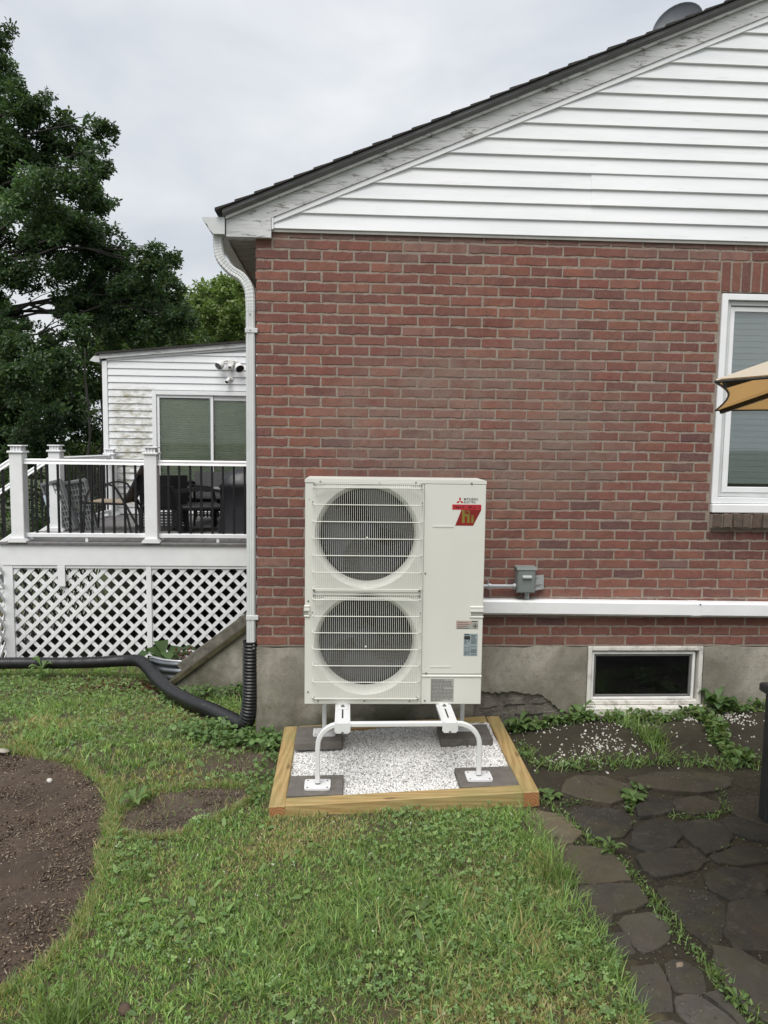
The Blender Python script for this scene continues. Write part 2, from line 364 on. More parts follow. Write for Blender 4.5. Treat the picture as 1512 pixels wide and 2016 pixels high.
def text_mesh(txt, x0, x1, z0, z1, y, mat, name, parent, bold=0.):
    """flat lettering fitted to a box on a plane y = const (facing -Y), local coordinates"""
    cu = bpy.data.curves.new('lettering', 'FONT'); cu.body = txt; cu.size = 1.; cu.offset = bold; cu.resolution_u = 2
    o = bpy.data.objects.new('lettering', cu); COL.objects.link(o); bpy.context.view_layer.update()
    me = bpy.data.meshes.new_from_object(o.evaluated_get(bpy.context.evaluated_depsgraph_get()))
    bpy.data.objects.remove(o); n = len(me.vertices); co = np.zeros(n*3); me.vertices.foreach_get('co', co); co = co.reshape(-1, 3)
    a, b_ = co.min(0), co.max(0); out = np.zeros_like(co)
    out[:, 0] = x0+(co[:, 0]-a[0])/(b_[0]-a[0])*(x1-x0); out[:, 2] = z0+(co[:, 1]-a[1])/(b_[1]-a[1])*(z1-z0); out[:, 1] = y
    me.vertices.foreach_set('co', out.ravel()); me.update(); me.materials.clear()
    return link(name, me, mat, parent, None, False, False)

# value noise for layout
_G = {}
def vn(x, y, s, seed=0):
    if seed not in _G: _G[seed] = np.random.default_rng(100+seed).random((64, 64))
    g = _G[seed]; x = np.asarray(x)*s+500.3; y = np.asarray(y)*s+500.7
    i, j = np.floor(x).astype(int), np.floor(y).astype(int); fx, fy = x-i, y-j; fx = fx*fx*(3-2*fx); fy = fy*fy*(3-2*fy); i0, j0, i1, j1 = i % 64, j % 64, (i+1) % 64, (j+1) % 64
    return (g[i0, j0]*(1-fx)*(1-fy)+g[i1, j0]*fx*(1-fy)+g[i0, j1]*(1-fx)*fy+g[i1, j1]*fx*fy)
def fbm(x, y, s, seed=0): return vn(x, y, s, seed)*.5+vn(x, y, s*2.1, seed+1)*.3+vn(x, y, s*4.3, seed+2)*.2
def sst(x, a, b_):
    t = np.clip((np.asarray(x, dtype=float)-a)/(b_-a), 0, 1); return t*t*(3-2*t)
def inpoly(x, y, poly):
    x = np.asarray(x); y = np.asarray(y); r_ = np.zeros(x.shape, bool); n = len(poly)
    for i in range(n):
        (x1, y1), (x2, y2) = poly[i], poly[(i+1) % n]
        if y1 == y2: continue
        c = ((y1 > y) != (y2 > y)) & (x < (x2-x1)*(y-y1)/(y2-y1)+x1); r_ ^= c
    return r_

# ------------------------------------------------------------------ ground
BED = (.20, 1.67, -1.18, -.06)      # timber bed footprint x0,x1,y0,y1
LAWN_R = [(1.614, -1.201), (1.627, -1.459), (1.65, -1.849), (1.626, -2.066), (1.677, -2.228), (1.723, -2.374), (1.709, -2.506), (1.681, -2.661), (1.70, -3.2), (1.72, -5.4)]
MULCH = [(-1.702, -.072), (-1.466, -.16), (-1.096, -.365), (-.776, -.725), (-.66, -1.0), (-.596, -1.298), (-.488, -1.815), (-.488, -2.118), (-.565, -2.315), (-.7, -2.5), (-1.1, -2.8), (-2.4, -3.1), (-4.2, -3.0), (-4.6, -1.6), (-4.4, -.2), (-3.0, .12), (-2.2, .06)]
PATCH = [(-.66, -1.13), (-.54, -.96), (-.50, -.85), (-.301, -.79), (-.064, -.80), (.10, -.84), (.10, -1.0), (.01, -1.10), (-.084, -1.22), (-.242, -1.345), (-.46, -1.35), (-.60, -1.25)]
PATCH2 = [(-.25, -.44), (-.068, -.38), (.10, -.27), (.20, -.30), (.20, -.66), (.06, -.68), (-.15, -.62)]
def lawn_edge(y):
    ys = [p[1] for p in LAWN_R][::-1]; xs = [p[0] for p in LAWN_R][::-1]
    return np.interp(y, ys, xs)
def zg(x, y):
    x = np.asarray(x, dtype=float); y = np.asarray(y, dtype=float)
    z = .03*np.clip(x, -1.5, 3.6)-.02+.025*sst(-y, 0, 1.1)
    z = z+.085*sst(x, 1.6, 2.5)*sst(y, -1.15, -.05)
    left = sst(-x, -.25, .15)
    z = z-left*(.10*np.clip(y, 0, 3.0)+.02*np.clip(y-3.0, 0, 40))
    z = z-.03*sst(x, 1.5, 1.9)*sst(-y, .8, 1.3)
    return z+(fbm(x, y, 1.6, 3)-.5)*.03+(fbm(x, y, 7, 6)-.5)*.008
def ground():
    def ax(a, b_, st, far):
        m = np.arange(a, b_+1e-6, st); e = np.array([.15, .4, .9, 1.8, 3.5, 7, 14, 28, 60, 130, 300, 700]); e = e[e <= far]
        return np.concatenate([(a-e)[::-1], m, b_+e])
    xs = ax(-3.6, 3.9, .03, 700); ys = ax(-3.6, 3.0, .03, 700)
    X, Y = np.meshgrid(xs, ys); Z = zg(X, Y)
    jx = X+(fbm(X, Y, 7, 11)-.5)*.26; jy = Y+(fbm(X, Y, 7, 15)-.5)*.26
    mul = inpoly(jx, jy, MULCH); pa = inpoly(jx, jy, PATCH) | inpoly(jx, jy, PATCH2)
    C = np.zeros(X.shape+(3,)); n = fbm(X, Y, 3, 21)[..., None]
    C[:] = np.array([.070, .062, .030])*(1-n)+np.array([.11, .095, .05])*n                           # soil under the lawn
    m2 = fbm(X, Y, 5, 24)[..., None]; C = np.where(mul[..., None], np.array([.042, .029, .020])*(1-m2)+np.array([.115, .080, .056])*m2, C)
    C = np.where(pa[..., None], np.array([.070, .052, .038])*(1-m2)+np.array([.12, .092, .068])*m2, C)
    right = jx > lawn_edge(jy)+.0
    C = np.where((right & (Y > -3.6))[..., None], np.array([.028, .023, .014])*(1-n)+np.array([.062, .053, .030])*n, C)
    C = np.where(((X > -3.1) & (X < .2) & (Y > 2.9) & (Y < 6.2))[..., None], np.array([.020, .016, .012]), C)  # shade under the deck put into the soil colour
    far = (np.abs(X) > 6) | (np.abs(Y) > 6); C = np.where(far[..., None], np.array([.05, .065, .022]), C)
    Z = np.where(mul, Z-.012+(fbm(X, Y, 6, 31)-.5)*.035+(fbm(X, Y, 15, 34)-.5)*.018, Z); Z = np.where(pa, Z-.012+(fbm(X, Y, 9, 37)-.5)*.025, Z)
    # sunk inside the timber bed and under the house
    inb = (X > BED[0]+.04) & (X < BED[1]-.04) & (Y > BED[2]+.04) & (Y < BED[3]-.02); Z = np.where(inb, Z-.05, Z)
    ny, nx = X.shape; I = np.arange(nx*ny).reshape(ny, nx)
    F = np.stack([I[:-1, :-1], I[:-1, 1:], I[1:, 1:], I[1:, :-1]], -1).reshape(-1, 4)
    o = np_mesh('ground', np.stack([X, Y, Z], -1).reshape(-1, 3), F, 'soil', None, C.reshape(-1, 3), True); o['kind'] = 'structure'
ground()

# ------------------------------------------------------------------ brick house
HX1, HY1 = 9.2, 8.0
ZB, CR, PB = .62, .0677, .2138
WX0, WX1, WZ0, WZ1 = 3.124, 4.02, 1.45, 3.057
BW = (2.30, 3.13, .19, .614)
house = thing('brick_house', (4.6, 4, 0), 'red brick house with white sided gable filling the right of the picture', 'house')

bw = MB()
Y0, T = .0032, .10
bw.box(.006, WX0, Y0, Y0+T, ZB-.008, 3.42); bw.box(WX0, WX1, Y0, Y0+T, ZB-.008, WZ0+.02); bw.box(WX0, WX1, Y0, Y0+T, WZ1, 3.42); bw.box(WX1, HX1, Y0, Y0+T, ZB-.008, 3.42)
bw.box(.006, .106, Y0+T, HY1, ZB-.008, 3.32)
brick_wall = bw.build('brick_wall', 'mortar', house)

def brick_vf(x0, x1, z0, z1, yf=0., back=.022, nx=6, jit=.0032, flip=None):
    """front face of one brick, worn edges; returns V,F in wall coordinates (front at y=yf)"""
    xs = np.linspace(x0, x1, nx+1)
    bot = [(x, z0) for x in xs]; top = [(x, z1) for x in xs[::-1]]; ring = bot+top; n = len(ring)
    ring = [(a+random.uniform(-jit, jit)*.7, b_+random.uniform(-jit, jit)) for a, b_ in ring]
    cx, cz = (x0+x1)/2, (z0+z1)/2; ch = .003
    inner = [(a-math.copysign(min(ch, abs(a-cx)), a-cx)*(1 if k in (0, nx, nx+1, 2*nx+1) else 0), b_-math.copysign(ch, b_-cz)) for k, (a, b_) in enumerate(ring)]
    V = [(a, yf+random.uniform(-.0012, .0012), b_) for a, b_ in inner]+[(a, yf+.0022, b_) for a, b_ in ring]+[(a, back, b_) for a, b_ in ring]
    F = [(i, i+1, n-2-i, n-1-i) for i in range(nx)]
    for i in range(n):
        j = (i+1) % n; F += [(n+i, n+j, j, i), (2*n+i, 2*n+j, n+j, n+i)]
    return V, F
def brick_col(x, z, r):
    g = float(fbm(x, z, 1.1, 41)); k = random.random()
    base = np.array(random.choice([(.172, .055, .040), (.152, .048, .038), (.192, .068, .046), (.205, .078, .052), (.142, .052, .043), (.178, .058, .043)]))
    base = base*random.uniform(.82, 1.15)
    gd = math.exp(-(((x-1.5)/1.1)**2+((z-2.05)/.55)**2))
    p = .03+.35*gd*(g > .42)+.10*(g > .6)
    if r == 41: p = .85
    if r == 40: p = .3
    if k < p: base = base*random.uniform(.45, .75)+np.array([.175, .128, .112])*random.uniform(.3, .55)
    elif k < p+.02: base = np.array([.21, .080, .055])
    elif k > .975: base = np.array([.10, .045, .045])
    if r == 41: base = base*.75+np.array([.02, .02, .02])
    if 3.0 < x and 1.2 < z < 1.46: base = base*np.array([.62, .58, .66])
    return tuple(float(v) for v in base)
BR = []   # (x0,x1,z0,z1,row)
for r in range(1, 42):
    z0 = ZB+(r-1)*CR+.0066; z1 = z0+.0545
    cuts = [0.]+[(n+(0 if r % 2 else .5))*PB for n in range(0 if r % 2 == 0 else 1, 46)]
    sh = 0.
    for a, b_ in zip(cuts[:-1], cuts[1:]):
        x0, x1 = a+(.0 if a == 0 else .0065), b_-.0065
        dr = random.uniform(-.004, .004)
        if a > 0: x0 += dr*.5
        hole = z1 > WZ0 and z0 < WZ1+.204
        segs = [(x0, x1)]
        if hole:
            lo, hi = (WX0-.012, WX1+.012)
            segs = []
            if x0 < lo-.03: segs.append((x0, min(x1, lo)))
            if x1 > hi+.03: segs.append((max(x0, hi), x1))
        for s_ in segs:
            if s_[1]-s_[0] > .03 and s_[1] < HX1: BR.append((s_[0], s_[1], z0+random.uniform(-.0012, .0012), z1+random.uniform(-.0012, .0012), r))
def shown(b_):
    cx, cz = (b_[0]+b_[1])/2, (b_[2]+b_[3])/2
    if .36 < cx < 1.56 and cz < 1.76: return False       # behind the heat pump
    if cx > 3.45 or (cz < .94 and .86 > cz > 5): return False
    return True
def depth(b_): return (Vector(((b_[0]+b_[1])/2, 0, (b_[2]+b_[3])/2))-CAMP).dot(fw)
cand = [b_ for b_ in BR if shown(b_)]
cand.sort(key=lambda b_: depth(b_)/((b_[1]-b_[0])*.5+.1))
big = set(id(b_) for b_ in cand[:300])
rest = MB()
for b_ in BR:
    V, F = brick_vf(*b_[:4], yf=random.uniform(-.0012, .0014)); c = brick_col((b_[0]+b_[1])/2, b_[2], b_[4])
    if id(b_) in big:
        m = MB(); m.add(V, F, 0, c); m.build('brick', 'brick', brick_wall, usecol=True)
    else: rest.add(V, F, 0, c)
# soldier course over the window and the bricks of the side wall
for k in range(13):
    a = WX0-.008+k*.0702; V, F = brick_vf(a+.006, a+.0625, WZ1+.004, WZ1+.197, nx=2, yf=-.001); rest.add(V, F, 0, brick_col(a+k, 9.1, 3))
for r in range(1, 41):
    z0 = ZB+(r-1)*CR+.0066
    for k in range(36):
        y0 = .028+k*PB-(0 if r % 2 else .107)
        y1 = y0+.2005; y0 = max(y0, .028)
        if y1 > HY1: break
        rest.box(0., .02, y0, y1, z0, z0+.0545, 0, brick_col(5+y0, z0, r))
tag(rest.build('brick', 'brick', brick_wall, usecol=True), kind='stuff')

# foundation: old rubble core, parge coat with a broken-off patch
fd = MB()
fd.box(.004, BW[0], .018, .25, -.7, ZB-.008); fd.box(BW[0], BW[1], .018, .25, -.7, BW[2]); fd.box(BW[1], HX1, .018, .25, -.7, ZB-.008); fd.box(.004, .25, .25, HY1, -.9, ZB-.008)
found = fd.build('foundation', 'old_rubble', house)
def rag(pts, n=5, j=.008):
    out = []
    for (a, b_), (c, d) in zip(pts[:-1], pts[1:]):
        for k in range(n): t = k/n; out.append((a+(c-a)*t+random.uniform(-j, j), b_+(d-b_)*t+random.uniform(-j, j)))
    return out+[pts[-1]]
crack = rag([(1.50, -.1), (1.50, .2), (1.53, .288), (1.656, .282), (1.78, .289), (1.89, .274), (1.969, .272), (2.028, .236), (2.092, .177), (2.177, .131), (2.20, .06), (2.20, -.1)])
pg = MB()
top = [(x, ZB-.010+random.uniform(-.012, .006)) for x in np.linspace(2.2, .05, 26)]
pg.prism([(0., -.7), (1.50, -.7)]+crack+[(2.20, -.7), (2.298, -.7), (2.298, .608)]+top+[(0., .61)], -.006, .0178)
pg.box(BW[0]+.002, BW[1]-.002, -.006, .0178, -.7, BW[2]-.003)
pg.prism([(BW[1]+.004, -.7), (HX1, -.7), (HX1, .609)]+[(x, ZB-.011+random.uniform(-.008, .005)) for x in np.linspace(9.0, 3.3, 30)]+[(BW[1]+.004, .606)], -.006, .0178)
pg.prism([(.002, -.9), (HY1, -.9), (HY1, .609), (.002, .609)], -.008, .0035, 'x')
pg.build('parge_coat', 'parged_concrete', found)
for k, (x, z, w, h) in enumerate(((1.62, .03, .16, .10), (1.80, .12, .20, .07), (1.99, .04, .22, .11), (1.72, .19, .15, .06), (1.92, .20, .13, .05), (1.57, .17, .1, .07))):
    m = MB(); m.prism(rag([(x, z), (x+w, z+.01), (x+w-.02, z+h), (x+.02, z+h-.01), (x, z)], 4, .008), .002+.003*(k % 3), .02); m.build('rubble_stone', 'old_rubble', found)

# main window
def frame_rect(mb, x0, x1, z0, z1, w, y0, y1, ch=.003):
    mb.box(x0, x0+w, y0, y1, z0, z1, ch=ch); mb.box(x1-w, x1, y0, y1, z0, z1, ch=ch); mb.box(x0+w, x1-w, y0+.0006, y1-.0006, z1-w, z1, ch=ch); mb.box(x0+w, x1-w, y0+.0006, y1-.0006, z0, z0+w, ch=ch)
win = MB(); frame_rect(win, WX0+.003, WX1-.003, 1.625, WZ1-.012, .042, -.012, .07); win.box(WX0+.003, WX1-.003, -.03, .1, 1.56, 1.622, ch=.006)
window = win.build('window', 'white_vinyl', house)
m = MB(); frame_rect(m, WX0+.047, WX1-.047, 1.67, WZ1-.056, .03, .012, .06); m.build('jamb', 'gutter_paint', window)
m = MB(); frame_rect(m, WX0+.079, WX1-.079, 2.30, WZ1-.09, .034, .025, .055); m.build('sash', 'white_vinyl', window)
m = MB(); frame_rect(m, WX0+.079, WX1-.079, 1.70, 2.32, .040, .008, .024); m.build('sash', 'white_vinyl', window)
m = MB(); m.box(WX0+.11, WX1-.11, .038, .042, 2.33, WZ1-.12); m.build('pane', 'window_glass', window)
m = MB(); m.box(WX0+.117, WX1-.117, .014, .018, 1.738, 2.285); m.build('pane', 'window_glass', window)
for k in range(31):
    z = 1.76+k*.041; m = MB(); m.prism([(.078, z), (.086, z+.0425), (.0872, z+.042), (.0792, z-.0005)], WX0+.10, WX1-.10, 'x'); m.build('blind_slat', 'blind_vinyl', window)
m = MB(); m.box(WX0-.02, WX1+.02, .14, .15, 1.5, WZ1+.05); m.build('room_back', 'dark_room', window)
for k in range(13):
    a = WX0+.006+k*.0694; m = MB(); V, F = brick_vf(a, a+.062, 1.462, 1.556, yf=-.05+random.uniform(-.006, .006), back=.02, nx=2, jit=.006); m.add(V, F, 0, tuple(np.array([.075, .068, .052])*random.uniform(.7, 1.25))); m.build('sill_brick', 'brick', window, usecol=True)
m = MB(); m.box(WX0+.002, WX1-.004, -.036, .02, 1.456, 1.550); m.build('sill_bed', 'mortar', window)

# basement window
x0, x1, z0, z1 = BW
m = MB(); frame_rect(m, x0+.004, x1-.002, z0+.004, z1-.003, .028, -.010, .06); bwin = m.build('basement_window', 'dirty_white_paint', house)
m = MB(); frame_rect(m, x0+.036, x1-.050, z0+.034, z1-.044, .018, .008, .06); m.build('inner_frame', 'white_paint', bwin)
m = MB(); frame_rect(m, x0+.056, x1-.070, z0+.053, z1-.064, .014, .018, .05); m.build('sash', 'grey_sash', bwin)
m = MB(); m.box(x0+.069, x1-.083, .030, .034, z0+.066, z1-.077); m.build('pane', 'dark_glass', bwin)
m = MB(); m.box(x0+.069, x1-.083, .045, .05, z0+.066, z1-.077); m.build('insect_screen', 'screen_mesh', bwin)
m = MB(); m.box(x0-.02, x1+.05, -.075, .0, z0-.058, z0+.001, ch=.004); m.build('sill_board', 'dirty_white_paint', bwin)

# gable siding and rake
SL, ZT = .424, 3.372
RX = 4.6
def zr(x): return ZT+SL*(x if x <= RX else 2*RX-x)
SID = .1017
k = 0; z = 3.388
while z < zr(RX)-.02:
    z1 = z+SID
    xa = (z-.002-ZT)/SL-.03; xb = (z1-ZT)/SL-.03
    if xb > RX-.02: break
    b1 = 2*RX-xa; b2 = 2*RX-xb
    sp = {0: [], 1: [], 2: [2.2], 3: [2.196]}.get(k, [])
    edges = [(xa, xb)]+[(s_, s_) for s_ in sp]+[(b1, b2)]
    for i in range(len(edges)-1):
        (l0, l1), (r0_, r1) = edges[i], edges[i+1]
        off = -.0045*i
        m = MB(); yb, yt = -.021+off, -.006+off
        P = [(l0, yb, z), (r0_, yb, z), (r1, yt, z1), (l1, yt, z1)]
        Q = [(a, .004, c) for a, b_, c in P]; lip = [(l0, yb+.011, z-.004), (r0_, yb+.011, z-.004)]
        m.add(P+Q+lip, [(0, 1, 2, 3), (7, 6, 5, 4), (0, 8, 9, 1), (8, 4, 5, 9), (3, 2, 6, 7), (0, 3, 7, 4, 8), (1, 9, 5, 6, 2)])
        m.build('siding_board', 'vinyl_siding', house)
    z = z1; k += 1
m = MB(); m.box(.10, 2*RX-.1, -.013, .004, 3.366, 3.383); m.build('starter_strip', 'soffit_paint', house)
def rake(name, mat, y0, y1, h0, h1, xs=None, xe=RX, parent=house, usep=None):
    m = MB(); 
    for sgn in (1, -1):
        fx = (lambda x: x) if sgn == 1 else (lambda x: 2*RX-x)
        a, b_ = fx(xs), fx(xe)
        poly = [(a, zr(xs)+h0), (b_, zr(xe)+h0), (b_, zr(xe)+h1), (a, zr(xs)+h1)]
        m.prism(poly if sgn == 1 else poly[::-1], y0, y1)
    return m.build(name, mat, parent)
rake('rake_trim', 'white_vinyl', -.026, -.005, -.002, .030, .105)
rake('frieze_board', 'peeling_paint', -.034, -.001, .032, .132, -.184)
rake('rake_moulding', 'peeling_paint', -.058, -.001, .134, .158, -.184)
m = MB()
for sgn in (1, -1):
    fx = (lambda x: x) if sgn == 1 else (lambda x: 2*RX-x)
    V = []
    for x in (-.20, RX):
        for y, h in ((-.06, .150), (-.088, .168), (-.088, .190), (.0, .190), (.0, .160)): V.append((fx(x), y, zr(x)+h))
    m.add(V, [(0, 1, 6, 5), (1, 2, 7, 6), (2, 3, 8, 7), (3, 4, 9, 8), (4, 0, 5, 9), (4, 3, 2, 1, 0), (5, 6, 7, 8, 9)])
m.build('rake_fascia', 'grey_trim', house)
m = MB(); m.prism([(-.184, 3.322), (.104, 3.322), (.104, zr(.104)+.030), (-.184, zr(-.184)+.034)], -.040, .05); ret = m.build('cornice_return', 'peeling_paint', house)
m = MB(); m.box(.106, .118, -.032, -.002, 3.378, 3.45); m.build('corner_channel', 'white_vinyl', house)
# roof deck + shingle courses (each course one strip running back from the rake)
m = MB()
for sgn in (1, -1):
    fx = (lambda x: x) if sgn == 1 else (lambda x: 2*RX-x)
    P = [(fx(-.22), zr(-.22)+.162), (fx(RX), zr(RX)+.162), (fx(RX), zr(RX)+.192), (fx(-.22), zr(-.22)+.192)]
    m.prism(P if sgn == 1 else P[::-1], .0005, HY1+.3)
roof = m.build('roof', 'grey_trim', house)
L = .135/math.hypot(1, SL)
n = int((RX+.245)/L)
for sgn in (1, -1):
    for k in range(n+1):
        xa = -.245+k*L; xb = min(xa+L*1.25, RX); jt = random.uniform(-.002, .003)
        fx = (lambda x: x) if sgn == 1 else (lambda x: 2*RX-x)
        h = .194; P = [(fx(xa), zr(xa)+h), (fx(xb), zr(xb)+h), (fx(xb), zr(xb)+h+.004), (fx(xa), zr(xa)+h+.016+jt)]
        mm = MB(); mm.prism(P if sgn == 1 else P[::-1], -.105+random.uniform(-.006, .004), HY1+.31); mm.build('shingle', 'shingle', roof)
# eave at the left: soffit panels, fascia, gutter, downspout
for k in range(26):
    y0 = .052+k*.305; m = MB(); m.box(-.18, -.002, y0, y0+.30, 3.318, 3.326)
    for q in range(4): m.box(-.17, -.012, y0+.03+q*.07, y0+.045+q*.07, 3.3155, 3.3178)
    m.build('soffit_panel', 'soffit_paint', house)
m = MB(); m.box(-.19, -.178, .052, HY1, 3.30, 3.46); m.build('eave_fascia', 'gutter_paint', house)
gp = [(-.192, 3.432), (-.192, 3.335), (-.262, 3.335), (-.288, 3.362), (-.300, 3.392), (-.325, 3.410), (-.332, 3.43), (-.322, 3.434), (-.316, 3.417), (-.292, 3.398), (-.281, 3.366), (-.258, 3.341), (-.198, 3.341), (-.198, 3.432)]
m = MB(); m.prism(gp, -.045, HY1, 'y'); gutter = m.build('gutter', 'gutter_paint', house)
m = MB(); m.prism([(-.191, 3.438), (-.191, 3.333), (-.263, 3.333), (-.290, 3.361), (-.302, 3.391), (-.327, 3.408), (-.336, 3.434)], -.053, -.0455, 'y'); m.build('end_cap', 'gutter_paint', gutter)
# downspout: crimped double elbow then a ribbed straight pipe
def smooth_path(P, n=10):
    P = [Vector(p) for p in P]; out = []
    for i in range(len(P)-1):
        a, b_, c, d = P[max(i-1, 0)], P[i], P[i+1], P[min(i+2, len(P)-1)]
        for k in range(n):
            t = k/n; out.append(.5*((2*b_)+(c-a)*t+(2*a-5*b_+4*c-d)*t*t+(3*b_-a-3*c+d)*t**3))
    out.append(P[-1]); return out
w, d = .030, .040
def rprof(w, d):
    P = []
    for (sx, sy) in ((1, 1), (-1, 1), (-1, -1), (1, -1)):
        P += [(sx*w, sy*d*.7), (sx*w*.7, sy*d)] if sx*sy > 0 else [(sx*w*.7, sy*d), (sx*w, sy*d*.7)]
    Q = []
    for i, p in enumerate(P):
        q = P[(i+1) % len(P)]; Q.append(p)
        if math.hypot(p[0]-q[0], p[1]-q[1]) > .02:
            for t in (.2, .3, .45, .55, .7, .8):
                x, y = p[0]+(q[0]-p[0])*t, p[1]+(q[1]-p[1])*t; k = .93 if t in (.3, .45, .7) else 1.; Q.append((x*k, y*k))
    return Q
pp = smooth_path([(-.245, .03, 3.345), (-.243, .03, 3.27), (-.225, .03, 3.19), (-.16, .03, 3.12), (-.09, .03, 3.075), (-.046, .03, 3.0), (-.036, .03, 2.90), (-.036, .03, 2.86)], 9)
m = MB(); m.sweep(pp, rprof(w*1.03, d*1.03), (0, 1, 0), scale=[1+(.022 if i % 2 else -.012)*(0 < i < len(pp)-8) for i in range(len(pp))]); ds = m.build('downspout', 'downspout_paint', house)
m = MB(); m.sweep([(-.036, .03, 2.875), (-.036, .03, 2.0), (-.037, .03, 1.2), (-.040, .03, .60)], rprof(w, d), (0, 1, 0)); m.build('straight_pipe', 'downspout_paint', ds)
for z in (2.72, .80):
    m = MB(); m.box(-.070, .012, -.014, .028, z, z+.03, ch=.002); m.build('pipe_strap', 'gutter_paint', ds)
for z in (2.84, 2.735): 
    m = MB(); m.lathe([(0, -.003), (.005, -.003), (.005, .002)], (-.036, -.0125, z), 'y', 10); m.build('screw', 'screw_steel', ds)

# ------------------------------------------------------------------ satellite dish on the far roof slope
dish = thing('satellite_dish', (3.80, 2.5, 5.20), 'grey satellite dish rising behind the roof edge', 'satellite dish')
m = MB(); n = 28
prof = [(0, .05), (.08, .046), (.15, .035), (.20, .018), (.235, 0), (.24, -.006), (.235, .006), (.15, .043), (.08, .055), (0, .06)]
m.lathe(prof, (0, 0, 0), 'y', n); mesh = m.build('reflector', 'dish_paint', dish, smooth=True, world=False); mesh.location = (0, 0, .92); mesh.rotation_euler = (R(-14), 0, R(-38)); mesh.scale = (1., 1, 1.0)
m = MB(); m.tube([(0, .1, .0), (0, .1, .7), (0, .06, .92)], .02); m.box(-.1, .1, .0, .2, -.02, .02); m.build('mast', 'dish_paint', dish, world=False)

# ------------------------------------------------------------------ line cover and disconnect
lc = thing('line_cover', (3.2, -.04, .8), 'long white plastic duct running along the brick wall from the heat pump', 'duct')
def duct(xa, xb, g=0., name='duct_length', mat='white_vinyl'):
    pr = [(-.006, -.052), (-.058, -.052), (-.078, -.036), (-.078, .040), (-.066, .052), (-.006, .052)]
    pr = [(a-(g if a < -.01 else 0), b_*(1+g*12)) for a, b_ in pr]
    m = MB(); V = []
    for x in (xa, xb): V += [(x, a, .9025-.0095*(x-1.6)+b_) for a, b_ in pr]
    k = len(pr); m.add(V, [tuple(range(k))[::-1], tuple(range(k, 2*k))]+[(i, (i+1) % k, k+(i+1) % k, k+i) for i in range(k)]); return m.build(name, mat, lc)
duct(1.25, 3.01); duct(3.04, 5.2); duct(2.995, 3.06, .004, 'coupling')
m = MB(); m.lathe([(0, -.003), (.005, -.003), (.005, .002)], (3.05, -.083, .93), 'y', 10); m.build('screw', 'screw_steel', lc)

db = thing('disconnect_box', (1.83, -.04, 1.0), 'small grey electrical disconnect box on the brick wall beside the heat pump', 'electrical box')
m = MB(); m.box(1.767, 1.893, -.085, -.004, 1.006, 1.168, ch=.003); m.prism([(-.098, 1.166), (-.004, 1.166), (-.004, 1.186), (-.092, 1.182)], 1.762, 1.898, 'x'); m.build('housing', 'box_grey', db)
m = MB(); m.box(1.772, 1.888, -.094, -.0852, 1.010, 1.162, ch=.004); lid = m.build('lid', 'box_grey', db)
m = MB(); m.prism([(-.0942, 1.105), (-.110, 1.112), (-.110, 1.119), (-.0942, 1.130)], 1.800, 1.862, 'x'); m.build('pull_handle', 'label_silver', lid)
m = MB(); m.box(1.815, 1.83, -.1, -.0942, 1.008, 1.018); m.build('hasp', 'screw_steel', lid)
m = MB(); m.tube([(1.40, -.05, 1.047), (1.766, -.05, 1.047)], .0135, 12); m.build('conduit', 'conduit', db)
for x in (1.575, 1.748):
    m = MB(); m.tube([(x, -.05, 1.047), (x+.016, -.05, 1.047)], .021, 12); m.build('conduit_fitting', 'conduit', db)
m = MB(); m.box(1.571, 1.578, -.062, -.0, 1.025, 1.085); m.build('conduit_clamp', 'conduit', db)
m = MB(); m.tube([(1.845, -.045, 1.006), (1.845, -.045, .955)], .017, 12); m.build('conduit_fitting', 'conduit', db)
m = MB(); m.quad((1.894, -.06, 1.018), (1.968, -.022, 1.022), (1.966, -.022, 1.122), (1.894, -.06, 1.124)); m.add([(1.894, -.058, 1.018), (1.968, -.020, 1.022), (1.966, -.020, 1.122), (1.894, -.058, 1.124)], [(3, 2, 1, 0)]); tagp = m.build('paper_tag', 'label_silver', db)
m = MB()
for k in range(9):
    z = 1.034+k*.0095; e = 1.955-random.uniform(0, .025)
    m.quad((1.9, -.0585, z), (e, -.0301+(1.955-e)*.5, z+.0003), (e, -.0301+(1.955-e)*.5, z+.0045), (1.9, -.0585, z+.004))
m.build('print_lines', 'grey_print', tagp)

# ------------------------------------------------------------------ heat pump (local: x right, y back, z up from bottom-left-front corner)
hp = thing('heat_pump', (.366, -.70, .461), 'tall beige twin fan heat pump outdoor unit standing before the brick wall', 'heat pump', rz=-.02)
W, H, D = 1.05, 1.338, .33
def hpart(mb, name, mat, parent=hp, smooth=False): return mb.build(name, mat, parent, smooth, False)
FANS = ((.360, .363, 0., .670), (.361, 1.004, .670, 1.316))
m = MB()
for cx, cz, za, zb in FANS:
    xa, xb = .0, .690
    A = sorted([2*math.pi*i/72 for i in range(72)]+[math.atan2(z-cz, x-cx) % (2*math.pi) for x in (xa, xb) for z in (za, zb)])
    out = []
    for a in A:
        c, s_ = math.cos(a), math.sin(a); t = min([((xb if c > 0 else xa)-cx)/c if abs(c) > 1e-9 else 9, ((zb if s_ > 0 else za)-cz)/s_ if abs(s_) > 1e-9 else 9])
        out.append((cx+c*t, 0, cz+s_*t))
    rings = [out]
    for r_, y in ((.308, 0), (.303, .004), (.296, .012), (.288, .025), (.283, .045), (.281, .07), (.281, .11)):
        rings.append([(cx+math.cos(a)*r_, y, cz+math.sin(a)*r_) for a in A])
    n = len(A)
    V = [p for rg in rings for p in rg]; F = []
    for k in range(len(rings)-1): F += [(k*n+i, (k+1)*n+i, (k+1)*n+(i+1) % n, k*n+(i+1) % n) for i in range(n)]
    m.add(V, F)
hpart(m, 'fan_panel', 'unit_paint', smooth=False)
